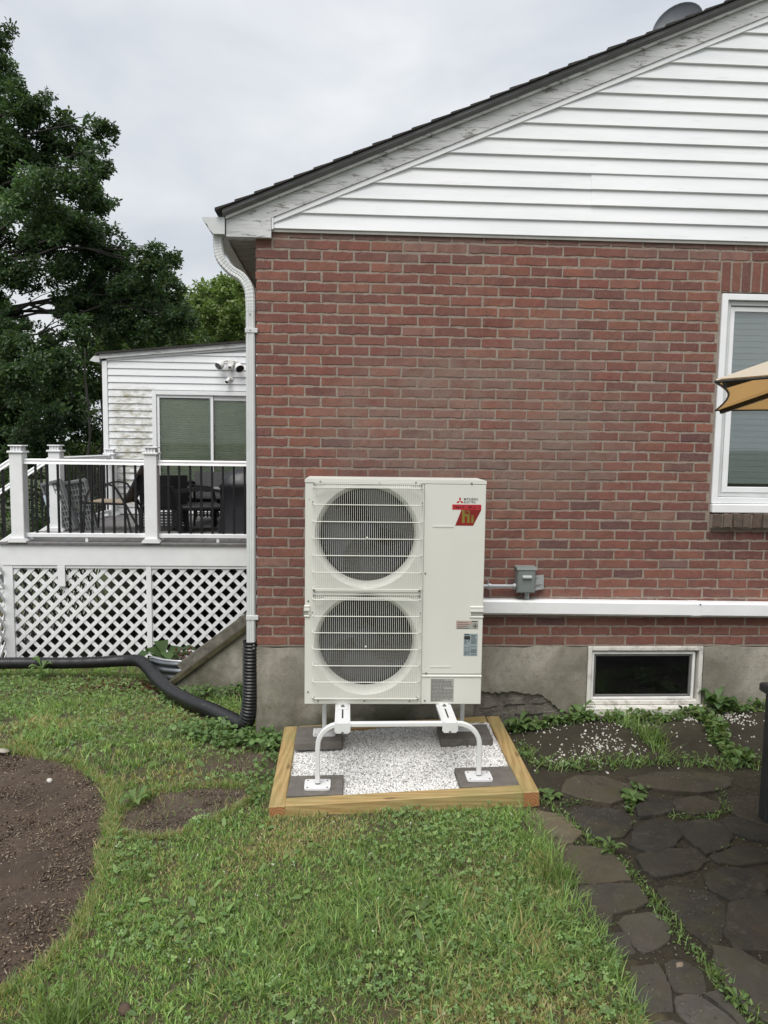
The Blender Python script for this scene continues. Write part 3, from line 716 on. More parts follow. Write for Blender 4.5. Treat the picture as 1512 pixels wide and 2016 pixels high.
m = MB(); m.box(0, .0015, .0012, D, 0, 1.316); m.box(.6905, W, .006, D, .0, 1.316); m.box(0.0016, .69, .0012, D, .0, .002); hpart(m, 'casing', 'unit_paint')
m = MB(); m.prism([(-.003, 1.3175), (W+.003, 1.3175), (W+.003, 1.334), (W-.002, H), (.002, H), (-.003, 1.334)], -.004, D+.006); hpart(m, 'top_lid', 'unit_paint')
m = MB(); m.box(.6935, W+.001, -.003, .0058, .186, 1.3145, ch=.0025); sp = hpart(m, 'service_panel', 'unit_paint')
for z, s_ in ((1.067, 1), (.228, -1)):
    m = MB(); P = [(.742, z), (.750, z+.005), (.858, z+.005), (.866, z), (.858, z-.003), (.750, z-.003)]; m.prism(P, -.0055, -.0028); hpart(m, 'pressed_rib', 'unit_paint', sp)
m = MB(); m.box(.742, .7428, -.0034, -.0028, .24, 1.06); m.box(.8652, .866, -.0034, -.0028, .24, 1.06); hpart(m, 'pressed_edge', 'unit_paint', sp)
m = MB(); m.box(.6935, W+.001, -.0035, .0058, .001, .166, ch=.0025); m.prism([(-.0035, .166), (-.009, .170), (-.009, .1745), (.004, .181), (.0058, .166)], .6935, W+.001, 'x'); lp = hpart(m, 'lower_panel', 'unit_paint')
# interior: dark liner, coil, motors
m = MB(); m.box(.004, .688, .318, .324, .01, 1.31); m.box(.6835, .688, .112, .317, .01, 1.31); m.box(.004, .006, .112, .317, .01, 1.31); m.box(.007, .682, .112, .317, .663, .667); hpart(m, 'dark_liner', 'black_inside')
m = MB()
for k in range(60): z = .03+k*.0213; m.box(.01, .68, .300, .304, z, z+.004)
for k in range(28): x = .02+k*.0245; m.box(x, x+.002, .305, .316, .02, 1.30)
hpart(m, 'coil', 'coil_metal')
for q, (cx, cz, za, zb) in enumerate(FANS):
    m = MB(); m.lathe([(0, .105), (.06, .108), (.072, .118), (.075, .19), (.0, .19)], (cx, 0, cz), 'y', 28); fan = hpart(m, 'fan', 'fan_plastic', smooth=True)
    for b_ in range(3):
        V = []; F = []; nr, na = 7, 9; a0 = 2*math.pi*b_/3+.5*q+.3
        for i in range(nr):
            r_ = .068+(.268-.068)*i/(nr-1); sp_ = 1.15+.55*(i/(nr-1)); sw = .5*(i/(nr-1))**1.5
            for j in range(na):
                t = j/(na-1); a = a0+sw+sp_*(t-.5); y = .185-.075*t-.012*math.sin(math.pi*t)*(i/(nr-1)); V.append((cx+r_*math.cos(a), y, cz+r_*math.sin(a)))
        F = [(i*na+j, i*na+j+1, (i+1)*na+j+1, (i+1)*na+j) for i in range(nr-1) for j in range(na-1)]
        mm = MB(); mm.add(V, F); hpart(mm, 'blade', 'fan_plastic', fan, True)
    # wire guard
    zt, zl = (1.311, .683) if q else (.659, .032); xl, xr = .052, .672
    m = MB(); n = 53
    for i in range(n):
        x = xl+.006+(xr-xl-.012)*i/(n-1)
        m.tube([(x, -.004, zt), (x, -.040, zt-.010), (x, -.046, zt-.022), (x, -.046, zl+.018), (x, -.040, zl+.008), (x, -.004, zl+.001)], .00115, 5)
    hz = [zt-.020]+[zt-.020-k*(zt-zl-.038)/6 for k in range(1, 7)]
    for k, z in enumerate(hz):
        m.tube([(xl-.006, -.002, z), (xl-.004, -.034, z), (xl+.008, -.0495, z), (xr-.008, -.0495, z), (xr+.004, -.034, z), (xr+.006, -.002, z)], .0026, 6)
    for z in (zt+.002, zl-.001): m.tube([(xl, -.006, z), (xr, -.006, z)], .0025, 6)
    gd = hpart(m, 'fan_guard', 'guard_wire')
    m = MB(); m.prism([(xl, zt-.046), (xl+.07, zt-.016), (xr-.07, zt-.016), (xr, zt-.046), (xr, zt-.038), (xr-.07, zt-.008), (xl+.07, zt-.008), (xl, zt-.038)], -.036, -.030); hpart(m, 'stiffening_strip', 'unit_paint', gd)
    m = MB(); m.lathe([(0, -.056), (.005, -.055), (.006, -.050), (.004, -.048)], (cx, 0, cz), 'y', 12); hpart(m, 'centre_clip', 'guard_wire', gd)
    for x in (xl+.002, xr-.002):
        for z in (zt-.004, zl+.004):
            m = MB(); m.lathe([(0, -.013), (.0065, -.012), (.0075, -.008), (.0075, .0)], (x, 0, z), 'y', 12); hpart(m, 'guard_screw', 'screw_steel', gd)
    for z in (hz[1]+.012, hz[1]):
        for x in (xl-.008, xr+.008):
            m = MB(); m.lathe([(0, -.003), (.004, -.002), (.004, 0)], (x, 0, z), 'y', 10); hpart(m, 'guard_rivet', 'screw_steel', gd)
for x, z, y in ((.088, 1.322, -.0042), (.43, 1.316, -.0042), (.64, 1.322, -.0042), (.965, 1.322, -.0042), (.704, .79, -.003), (.72, .190, -.003), (.715, .022, -.0036), (.08, .018, 0.), (.355, .018, 0.), (.625, .018, 0.), (.02, .072, 0.), (.022, 1.22, 0.), (.02, .62, 0.)):
    m = MB(); r_ = .0055 if z < 1.2 or z > 1.3 else .003; m.lathe([(0, -.004), (r_*.9, -.003), (r_, .0)], (x, y, z), 'y', 12); hpart(m, 'screw', 'screw_steel')
# grab handles
for (xa, xb) in ((-.004, .030), (.972, W+.004)):
    m = MB(); m.box(xa, xb, -.010, .012, .5795, .596, ch=.003); m.box(xa, xb, -.012, .012, .560, .5775, ch=.003); m.box(xa, xb, -.009, .012, .526, .536, ch=.003)
    if xa < .5: m.box(xb-.008, xb-.0005, -.0095, .012, .536, .560, ch=.002)
    else: m.box(xa+.0005, xa+.008, -.0095, .012, .536, .560, ch=.002)
    hd = hpart(m, 'grab_handle', 'unit_paint')
    m = MB(); m.box(xa+.006, xb-.008 if xa < .5 else xb-.003, -.0046, -.0036, .5365, .5595); hpart(m, 'handle_hollow', 'grey_label', hd)
# badge
cx, cz, Ld = .899, 1.218, .024
m = MB()
for a in (90, 210, 330):
    a = R(a); k = Ld*.577; m.add([(cx, -.0036, cz), (cx+k*math.cos(a-R(30)), -.0036, cz+k*math.sin(a-R(30))), (cx+Ld*math.cos(a), -.0036, cz+Ld*math.sin(a)), (cx+k*math.cos(a+R(30)), -.0036, cz+k*math.sin(a+R(30)))], [(0, 1, 2, 3)])
hpart(m, 'emblem', 'red_print', sp)
text_mesh('MITSUBISHI', .922, 1.003, 1.2222, 1.2362, -.0036, 'black_print', 'maker_lettering', sp, .012)
text_mesh('ELECTRIC', .922, .993, 1.2050, 1.2190, -.0036, 'black_print', 'maker_lettering', sp, .012)
m = MB(); m.box(.8547, 1.0249, -.0042, -.0028, 1.1677, 1.198); bn = hpart(m, 'badge_banner', 'red_print', sp)
text_mesh('SMART MULTI', .866, 1.014, 1.1735, 1.1915, -.0048, 'maroon_print', 'badge_lettering', bn, .008)
m = MB(); m.prism([(.874, 1.0743), (.979, 1.0743), (1.0249, 1.1672), (.909, 1.1672)], -.0041, -.0028); bp_ = hpart(m, 'badge_panel', 'dark_red_print', sp)
text_mesh('h', .9135, .9585, 1.0905, 1.166, -.0047, 'gold_print', 'badge_lettering', bp_, .03)
text_mesh('2', .9375, .9625, 1.131, 1.163, -.0049, 'gold_print', 'badge_lettering', bp_, .02)
text_mesh('i', .9665, .982, 1.091, 1.136, -.0047, 'gold_print', 'badge_lettering', bp_, .03)
# rating labels: small print too fine to read
m = MB(); m.box(.893, 1.0235, -.0041, -.0028, .459, .5095); l1 = hpart(m, 'warning_label', 'grey_label', sp)
m = MB(); m.prism([(.8935, .4655), (.94, .4715), (.985, .495), (.985, .509), (.8935, .509)], -.0046, -.0042); hpart(m, 'warning_band', 'pink_label', l1)
m = MB(); cx, cz = 1.006, .478
for k in range(4):
    a, b_ = R(90*k), R(90*k+90); o, i_ = .017, .0145; m.quad((cx+o*math.cos(a), -.0048, cz+o*math.sin(a)), (cx+o*math.cos(b_), -.0048, cz+o*math.sin(b_)), (cx+i_*math.cos(b_), -.0048, cz+i_*math.sin(b_)), (cx+i_*math.cos(a), -.0048, cz+i_*math.sin(a)))
m.add([(cx-.006, -.0048, cz-.006), (cx+.006, -.0048, cz-.006), (cx+.005, -.0048, cz+.002), (cx, -.0048, cz+.009), (cx-.005, -.0048, cz+.002)], [(0, 1, 2, 3, 4)])
for k in range(4): m.box(.90, .985-random.uniform(.01, .03), -.0050, -.0047, .463+k*.011, .4655+k*.011)
m.box(.985, 1.02, -.0048, -.0044, .5035, .5075); hpart(m, 'flame_sign', 'black_print', l1)
m = MB(); m.box(.940, 1.0225, -.0041, -.0028, .296, .431); l2 = hpart(m, 'rating_label', 'blue_grey_label', sp)
m = MB(); m.box(.943, .9775, -.0046, -.0042, .395, .416); m.box(.945, .972, -.0046, -.0042, .4215, .428)
for k in range(15):
    z = .302+k*.0061
    if 9 <= k <= 10: continue
    for a, b_ in ((.945, .962), (.966, .978), (.983, 1.018)):
        if random.random() < .75: m.box(a, b_-random.uniform(0, .007), -.0045, -.0042, z, z+.0024)
for k in range(4): m.box(.984, 1.018-random.uniform(0, .012), -.0045, -.0042, .396+k*.0075, .399+k*.0075)
hpart(m, 'small_print', 'black_print', l2)
m = MB(); m.box(.749, .887, -.0044, -.0033, .016, .156); l3 = hpart(m, 'instruction_label', 'grey_label', lp)
m = MB()
for k in range(16):
    z = .022+k*.0083; x = .752
    e = .884 if k not in (0, 15, 9) else .83
    while x < e-.01:
        w_ = random.uniform(.008, .024); x2 = min(x+w_, e); m.box(x, x2, -.0049, -.0045, z, z+.0048); x = x2+.003
hpart(m, 'small_print', 'grey_print', l3)

# ------------------------------------------------------------------ timber bed
def ztop(x): return .070+.070*(x-.2)/1.47
TILT = -math.atan(.070/1.47)
bed = thing('timber_bed_frame', (.935, -.62, .02), 'low square frame of new yellow timbers around the white gravel', 'bed frame')
def timber(length, cx, cy, rz, label=None):
    h = .0445; m = MB(); m.box(-length/2, length/2, -h, h, -h, h, ch=.005)
    for i, q in enumerate(m.f):
        xs = [m.v[k][0] for k in q]
        if len(q) == 4 and max(xs)-min(xs) < 1e-6: m.mi[i] = 1
    o = m.build('timber', ['treated_timber', 'end_grain'], bed, world=False)
    mat = Matrix.Translation((cx, cy, ztop(cx)-h)) @ Matrix.Rotation(TILT, 4, 'Y') @ Matrix.Rotation(rz, 4, 'Z')
    o.matrix_local = Matrix.Translation(-Vector(bed.location)) @ mat
    if label: o['label'] = label
    return o
timber(1.12, .2445, -.62, R(90.5)); timber(1.115, 1.6255, -.623, R(89.6)); timber(1.288, .935, -1.135, 0); timber(1.288, .935, -.105, R(180))

def paver(label, x0, x1, y0, y1, zt, th=.05):
    m = MB(); cx, cy = (x0+x1)/2, (y0+y1)/2; m.box(x0-cx, x1-cx, y0-cy, y1-cy, -th, 0, ch=.004); o = m.build('concrete_paver', 'paver_concrete', None, world=False); o.location = (cx, cy, zt); o.rotation_euler = (0, TILT*.5, random.uniform(-.02, .02)); return tag(o, label, 'paver', 'pavers under the stand feet')
paver('grey concrete paver at the front left corner of the gravel', .293, .600, -1.088, -.850, .090)
paver('grey concrete paver at the front right corner of the gravel', 1.247, 1.577, -1.086, -.850, .130)
paver('grey concrete paver at the back left corner of the gravel', .291, .590, -.475, -.200, .128)
paver('grey concrete paver at the back right corner of the gravel', 1.212, 1.545, -.505, -.265, .156)

# stand
st = thing('equipment_stand', (.92, -.65, .1), 'white tubular steel stand carrying the heat pump above the gravel', 'stand')
def ubar(y, xl, xr, zl, zr_, zb):
    P = [(xl, y, zl), (xl, y, zb-.14)]
    for k in range(1, 9): a = math.pi-k*math.pi/16; P.append((xl+.125+.125*math.cos(a), y, zb-.125+.125*math.sin(a)))
    for k in range(0, 9): a = math.pi/2-k*math.pi/16; P.append((xr-.125+.125*math.cos(a), y, zb-.125+.125*math.sin(a)))
    P.append((xr, y, zr_)); h = .0135; q = .009
    m = MB(); m.sweep(P, [(h, q), (q, h), (-q, h), (-h, q), (-h, -q), (-q, -h), (q, -h), (h, -q)], (0, 1, 0)); return m.build('tube_frame', 'stand_paint', st)
ubar(-.985, .456, 1.366, .112, .150, .445); ubar(-.325, .474, 1.372, .150, .176, .445)
for xc in (.593, 1.193):
    m = MB(); m.box(xc-.031, xc+.031, -1.012, -.29, .4560, .4605); m.box(xc-.043, xc-.0315, -1.0, -.295, .440, .4595); m.box(xc+.0315, xc+.043, -1.0, -.295, .440, .4595); rl = m.build('support_rail', 'stand_paint', st)
    m = MB(); m.prism([(xc-.044, .4605), (xc+.044, .4605), (xc+.044, .416), (xc+.033, .404), (xc-.033, .404), (xc-.044, .416)], -1.016, -1.0125); m.build('rail_bracket', 'stand_paint', rl)
    m = MB(); m.box(xc-.006, xc+.006, -1.0185, -1.006, .402, .414); m.build('bracket_bolt', 'screw_steel', rl)
    m = MB(); m.box(xc-.0045, xc+.0045, -.935, -.80, .4606, .4612); m.build('rail_slot', 'black_print', rl)
    m = MB(); m.box(xc-.029, xc+.029, -.80, -.70, .4615, .4655, ch=.001); m.build('clamp_plate', 'stand_paint', rl)
    m = MB(); m.lathe([(.0, .477), (.006, .477), (.0065, .471), (.012, .4705), (.012, .4656)], (xc, -.765, 0), 'z', 8); m.build('clamp_bolt', 'screw_steel', rl)
for x, y, z in ((.456, -.985, .090), (1.366, -.985, .130), (.474, -.325, .128), (1.372, -.325, .156)):
    m = MB(); n = 28; P = []
    for k in range(n):
        a = 2*math.pi*k/n; c, s_ = math.cos(a), math.sin(a); P.append((math.copysign(abs(c)**.22, c)*.073, math.copysign(abs(s_)**.22, s_)*.060))
    m.prism(P, z+.001, z+.011, 'z'); m.v = [(a+x, b_+y, c) for a, b_, c in m.v]; pl = m.build('foot_plate', 'stand_paint', st)
    m = MB(); m.lathe([(0.013, z+.0115), (.013, z+.020), (.007, z+.0205), (.007, z+.034), (.012, z+.0345), (.012, z+.044), (0, z+.045)], (x, y, 0), 'z', 10); m.build('levelling_bolt', 'screw_steel', pl)
    for sx in (-1, 1):
        for sy in (-1, 1):
            m = MB(); m.lathe([(0, z+.0117), (.0055, z+.0117), (.0055, z+.0112)], (x+sx*.055, y+sy*.043, 0), 'z', 10); m.build('bolt_hole', 'black_print', pl)

# marble chip gravel
def chips(n, xy, zf, size, cols, name, mat, flat=.65, seed=1, elong=1.):
    g = np.random.default_rng(seed); x, y = xy(n, g); n = len(x)
    T = np.array([(1, 0, .1), (-1, .1, 0), (.1, 1, 0), (0, -1, .1), (.1, 0, 1), (0, .1, -1)], float); TF = np.array([(0, 2, 4), (2, 1, 4), (1, 3, 4), (3, 0, 4), (2, 0, 5), (1, 2, 5), (3, 1, 5), (0, 3, 5)])
    V = T[None]*g.uniform(.7, 1.25, (n, 6, 1)); V[:, :, 2] *= flat; V[:, :, 0] *= g.uniform(.8, 1.6, (n, 1))*elong
    q = g.normal(size=(n, 4)); q[:, 1:3] *= (.15 if elong > 2 else 1.); q /= np.linalg.norm(q, axis=1)[:, None]; w_, a, b_, c = q.T
    Rm = np.stack([1-2*(b_*b_+c*c), 2*(a*b_-c*w_), 2*(a*c+b_*w_), 2*(a*b_+c*w_), 1-2*(a*a+c*c), 2*(b_*c-a*w_), 2*(a*c-b_*w_), 2*(b_*c+a*w_), 1-2*(a*a+b_*b_)], -1).reshape(n, 3, 3)
    s_ = g.uniform(size[0], size[1], (n, 1, 1)); V = np.einsum('nij,nkj->nki', Rm, V)*s_
    V[:, :, 0] += x[:, None]; V[:, :, 1] += y[:, None]; V[:, :, 2] += (zf(x, y)+g.uniform(-.3, .5, n)*size[0])[:, None]
    cc = np.array(cols)[g.integers(0, len(cols), n)]*g.uniform(.82, 1.08, (n, 1))
    C = np.repeat(cc[:, None], 6, 1)
    return np_mesh(name, V.reshape(-1, 3), (TF[None]+6*np.arange(n)[:, None, None]).reshape(-1, 3), mat, None, C.reshape(-1, 3))
def gz(x, y): return ztop(x)-.032+.012*sst(y, -.9, -.3)+(fbm(x, y, 5, 51)-.5)*.016+(fbm(x, y, 16, 53)-.5)*.012
m = MB(); xs = np.linspace(.28, 1.59, 30); ys = np.linspace(-1.1, -.14, 24)
V = [(x, y, float(gz(x, y))-.006) for y in ys for x in xs]; m.add(V, [(j*30+i, j*30+i+1, (j+1)*30+i+1, (j+1)*30+i) for j in range(23) for i in range(29)], 0, (.55, .545, .53))
gb = m.build('gravel_bed', 'marble_chips', None, usecol=True); gb['kind'] = 'stuff'; tag(gb, 'fine pale grit beneath the white marble chips in the bed', 'grit')
o = chips(30000, lambda n, g: (g.uniform(.285, 1.585, n), g.uniform(-1.095, -.145, n)), gz, (.0034, .0092), [(.82, .82, .81), (.76, .76, .75), (.66, .66, .65), (.84, .84, .83), (.50, .495, .48), (.80, .80, .79)], 'marble_gravel', 'marble_chips', seed=3)
tag(o, 'white marble chip gravel filling the timber bed', 'gravel', kind='stuff')

# ------------------------------------------------------------------ corrugated drain hose
HP = [(-.045, .035, .64), (-.046, .030, .45), (-.050, .020, .25), (-.066, .02, .11), (-.11, .07, .030), (-.20, .20, .018), (-.38, .42, .006), (-.60, .66, -.005), (-.80, .93, -.02), (-.98, 1.22, -.02), (-1.15, 1.55, -.02), (-1.32, 1.86, -.045), (-1.52, 2.03, -.095), (-1.78, 2.07, -.12), (-2.1, 2.06, -.125), (-2.5, 2.08, -.13), (-3.0, 2.1, -.14), (-3.8, 2.1, -.145)]
pp = smooth_path(HP, 14)
# resample evenly
L_ = [0.]
for a, b_ in zip(pp[:-1], pp[1:]): L_.append(L_[-1]+(b_-a).length)
step = .0045; ss = np.arange(0, L_[-1], step); P3 = np.array([tuple(p) for p in pp]); PX = np.stack([np.interp(ss, L_, P3[:, i]) for i in range(3)], 1)
per = np.interp(ss, [0, .55, .75, 1.6, 2.4, 9], [.0245, .021, .017, .017, .017, .019]); ph = np.cumsum(step/per)
amp = np.interp(ss, [0, .5, .62, .70, .85, 1.15, 1.30, 2.1, 2.3, 9], [.0042, .004, .003, .0022, .0022, .0022, .0008, .0008, .0022, .0025])
rad = .053+amp*np.clip(np.sin(2*np.pi*ph)*1.6, -1, 1)
prof = [(math.cos(2*math.pi*i/20), math.sin(2*math.pi*i/20)) for i in range(20)]
# parallel-transport frame
V = []; side = Vector((1, 0, 0)); k = len(PX)
for i in range(k):
    t = Vector(PX[min(i+3, k-1)]-PX[max(i-3, 0)]).normalized(); side = (side-t*side.dot(t)).normalized(); up_ = t.cross(side); c = Vector(PX[i])
    V += [tuple(c+side*(a*rad[i])+up_*(b_*rad[i])) for a, b_ in prof]
I = np.arange(k*20).reshape(k, 20); F = np.stack([I[:-1], np.roll(I[:-1], -1, 1), np.roll(I[1:], -1, 1), I[1:]], -1).reshape(-1, 4)
ho = np_mesh('drain_hose', V, F, 'corrugated_plastic', None, None, True); tag(ho, 'black corrugated drain hose curving from the downspout across the grass', 'hose')
m = MB(); m.lathe([(.049, .0), (.056, 0), (.0575, .006), (.056, .012), (.048, .012), (.045, .0)], (-.045, .035, .632), 'z', 24); c = m.build('hose_mouth', 'corrugated_plastic', ho)

# ------------------------------------------------------------------ cellar bulkhead and window well
bk = thing('cellar_bulkhead', (-.45, 1.3, -.1), 'sloping concrete cellar bulkhead with a weathered board along its edge', 'bulkhead')
m = MB(); m.prism([(-.80, -.5), (.0, -.5), (.0, .585), (-.10, .52), (-.86, -.06), (-.86, -.3)], 1.20, 1.36); m.build('cheek_wall', 'parged_concrete', bk)
sl_ = Vector((.80, 0, .61)).normalized(); nn = Vector((-sl_.z, 0, sl_.x))
def board(t0, t1, h0, h1, y0, y1, mat, name):
    o0 = Vector((-.88, 0, -.075)); P = []
    for t, h in ((t0, h0), (t1, h0), (t1, h1), (t0, h1)): q = o0+sl_*t+nn*h; P.append((q.x, q.z))
    mm = MB(); mm.prism(P, y0, y1); return mm.build(name, mat, bk)
board(-.02, 1.12, .0, .034, 1.17, 1.40, 'mossy_board', 'lower_board'); board(.16, 1.14, .036, .115, 1.215, 1.255, 'weathered_board', 'upper_board')
m = MB(); m.prism([(-.80, -.5), (.0, -.5), (.0, .545), (-.86, -.10)], 2.42, 2.56); m.build('cheek_wall', 'parged_concrete', bk)
ww = thing('window_well', (-1.0, 1.75, -.15), 'galvanised corrugated metal window well half hidden behind the hose', 'window well')
V = []; F = []; na, nz_ = 26, 30
for k in range(nz_):
    z = -.30+.36*k/(nz_-1); rr_ = 1.+.03*math.sin(k*1.25)
    for j in range(na):
        a = R(150)+R(200)*j/(na-1); V.append((-.78+.42*rr_*math.cos(a), 1.78+.30*rr_*math.sin(a), z-.08*math.cos(a)*0-.10*(j < 8)*(1-j/8)))
F = [(k*na+j, k*na+j+1, (k+1)*na+j+1, (k+1)*na+j) for k in range(nz_-1) for j in range(na-1)]
m = MB(); m.add(V, F); m.build('corrugated_sheet', 'galvanised', ww, True)
m = MB(); m.tube([V[(nz_-1)*na+j] for j in range(na)], .011, 8); m.build('rolled_rim', 'conduit', ww, True)

# ------------------------------------------------------------------ deck
DY, DZ, DX0, DX1 = 2.95, .92, -3.06, -.012
deck = thing('deck', (-1.5, 4.4, -.3), 'raised grey deck with white railing and white lattice skirt', 'deck')
k = 0; x = DX0+.012
while x < DX1-.05:
    w_ = min(.139, DX1-x); m = MB(); m.box(x, x+w_-.005, DY+.125, 5.985, DZ-.028, DZ+random.uniform(-.0006, .0006), ch=.002); m.build('floor_board', 'deck_board', deck); x += .139
m = MB(); m.box(DX0, DX1, DY-.028, DY+.12, DZ-.028, DZ, ch=.004); m.build('border_board', 'deck_board', deck)
m = MB(); m.box(DX0, DX0+.010, DY+.125, 5.985, DZ-.20, DZ-.001); m.build('side_fascia', 'lattice_vinyl', deck)
m = MB()
for k in range(22): m.sweep([(DX0+.02, DY+.1+k*.145-.9, -.7), (DX0+.02, DY+.1+k*.145+.46, .66)], [(-.019, -.003), (.019, -.003), (.019, .003), (-.019, .003)], (1, 0, 0)); m.sweep([(DX0+.028, DY+.1+k*.145+.46, -.7), (DX0+.028, DY+.1+k*.145-.9, .66)], [(-.019, -.003), (.019, -.003), (.019, .003), (-.019, .003)], (1, 0, 0))
m.build('shading_lattice', 'lattice_vinyl', deck)  # unseen side panel, added to keep light out from under the deck
m = MB(); m.box(DX0+.004, DX1, DY-.004, DY+.018, .672, DZ-.0285, ch=.002); m.build('front_fascia', 'lattice_vinyl', deck)
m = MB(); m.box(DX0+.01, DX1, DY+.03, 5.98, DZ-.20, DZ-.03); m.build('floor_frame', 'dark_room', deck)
LY = DY+.02
for (a, b_) in ((-3.03, -2.934), (-1.537, -1.482), (-.10, -.04)):
    m = MB(); m.box(a, b_, LY-.016, LY+.03, -.75, .671, ch=.003); m.build('skirt_post', 'lattice_vinyl', deck)
m = MB(); m.box(-2.933, -1.538, LY-.012, LY-.0005, .640, .6715); m.box(-1.481, -.101, LY-.012, LY-.0005, .640, .6715); m.build('skirt_rail', 'lattice_vinyl', deck)
m = MB(); m.box(-2.462, -2.384, LY-.030, LY-.017, .445, .668, ch=.002); m.build('patch_board', 'lattice_vinyl', deck)
def clip_strip(p, d, w_, x0, x1, z0, z1):
    nx_, nz2 = -d[1], d[0]; P = [(p[0]-d[0]*5+nx_*w_, p[1]-d[1]*5+nz2*w_), (p[0]+d[0]*5+nx_*w_, p[1]+d[1]*5+nz2*w_), (p[0]+d[0]*5-nx_*w_, p[1]+d[1]*5-nz2*w_), (p[0]-d[0]*5-nx_*w_, p[1]-d[1]*5-nz2*w_)]
    for ax_, lim, sg in ((0, x0, 1), (0, x1, -1), (1, z0, 1), (1, z1, -1)):
        Q = []
        for i in range(len(P)):
            a, b_ = P[i], P[(i+1) % len(P)]; ia, ib = (a[ax_]-lim)*sg >= 0, (b_[ax_]-lim)*sg >= 0
            if ia: Q.append(a)
            if ia != ib: t = (lim-a[ax_])/(b_[ax_]-a[ax_]); Q.append((a[0]+(b_[0]-a[0])*t, a[1]+(b_[1]-a[1])*t))
        P = Q
        if len(P) < 3: return None
    return P
q = math.sqrt(.5); PITCH = .1535
for (x0, x1, z0, z1) in ((-2.940, -1.530, -.62, .645), (-1.490, -.05, -.62, .645), (-3.72, -3.035, -.7, .42)):
    for lay, d in ((0, (q, q)), (1, (q, -q))):
        nn_ = int((x1-x0+(z1-z0))/PITCH)+3
        for k in range(-nn_, nn_):
            P = clip_strip((x0+k*PITCH+.03, z0), d, .0195, x0, x1, z0, z1)
            if P: m = MB(); m.prism(P, LY+.002+lay*.0062, LY+.008+lay*.0062); m.build('lattice_strip', 'lattice_vinyl', deck)
m = MB(); m.box(-3.72, -3.031, LY-.012, LY+.001, .42, .47); m.build('skirt_rail', 'lattice_vinyl', deck)
def rpost(cx, cy, top=1.86, w_=.067):
    m = MB(); m.box(cx-w_, cx+w_, cy-w_, cy+w_, DZ+.002, top, ch=.006); p = m.build('railing_post', 'white_vinyl', deck)
    m = MB(); b_ = w_+.028; m.prism([(-b_, 0), (b_, 0), (b_, .014), (w_+.002, .045), (-w_-.002, .045), (-b_, .014)], -b_, b_); m.v = [(a+cx, y+cy, z+DZ+.0005) for a, y, z in m.v]; m.build('post_skirt', 'white_vinyl', p)
    m = MB()
    for hw, za, zb in ((w_+.016, 0, .022), (w_-.016, .023, .068), (w_+.008, .069, .082)): m.box(cx-hw, cx+hw, cy-hw, cy+hw, top+za, top+zb, ch=.004)
    for k in range(4):
        for s_ in (-1, 1): xx = cx-(w_-.02)+k*(w_-.02)*2/3; m.box(xx-.005, xx+.005, cy+s_*(w_-.010)-.004, cy+s_*(w_-.010)+.004, top+.022, top+.069)
    m.build('post_cap', 'white_vinyl', p)
rpost(-2.858, DY+.05); rpost(-1.470, DY+.05); rpost(-.085, DY+.05); rpost(-2.832, 3.95); rpost(-2.80, 5.86, 1.80)
def railing(p0, p1, skew=0.):
    """level or sloping rail run between two points (x,y,z at deck level)"""
    p0, p1 = Vector(p0), Vector(p1); d = p1-p0; L2 = d.length; rh = math.hypot(d.x, d.y)
    for nm, za, pr in (('top_rail', .855, [(-.034, -.028), (.034, -.028), (.026, -.006), (.030, .012), (.018, .026), (-.018, .026), (-.030, .012), (-.026, -.006)]), ('bottom_rail', .072, [(-.024, -.020), (.024, -.020), (.024, .016), (.018, .021), (-.018, .021), (-.024, .016)])):
        m = MB(); up3 = Vector((0, 0, 1)); m.sweep([p0+up3*za, p1+up3*za], pr, (0, 0, 1)); m.build(nm, 'white_vinyl', deck)
    n = int(rh/.1155)
    for i in range(n):
        t = (i+.5+(rh/.1155-n)/2)/(rh/.1155); c = p0+d*t; m = MB(); m.box(c.x-.0105, c.x+.0105, c.y-.0105, c.y+.0105, c.z+.088, c.z+.83); m.build('baluster', 'baluster_black', deck)
    mid = p0+d*.5
    if abs(d.z) < .01: m = MB(); m.box(mid.x-.014, mid.x+.014, mid.y-.014, mid.y+.014, mid.z+.002, mid.z+.055); m.build('rail_foot', 'white_vinyl', deck)
yr = DY+.05
railing((-2.790, yr, DZ), (-1.538, yr, DZ)); railing((-1.402, yr, DZ), (-.153, yr, DZ)); railing((-2.829, 4.018, DZ), (-2.803, 5.792, DZ))
# stair at the left end
for k in range(7):
    xx = DX0-.02-k*.27; zz = DZ-.03-(k+1)*.182
    m = MB(); m.box(xx-.29, xx, DY+.14, 3.86, zz-.028, zz, ch=.003); m.build('stair_tread', 'deck_board', deck)
for y in (DY+.10, 3.87):
    m = MB(); m.prism([(DX0-.005, DZ-.03), (DX0-.005, DZ-.34), (DX0-1.95, DZ-1.65), (DX0-1.95, DZ-1.40)], y, y+.03); m.build('stair_stringer', 'lattice_vinyl', deck)
railing((-2.93, DY+.05, DZ-.0), (-4.5, DY+.05, DZ-1.06)); railing((-2.905, 3.95, DZ-.0), (-4.5, 3.95, DZ-1.08))

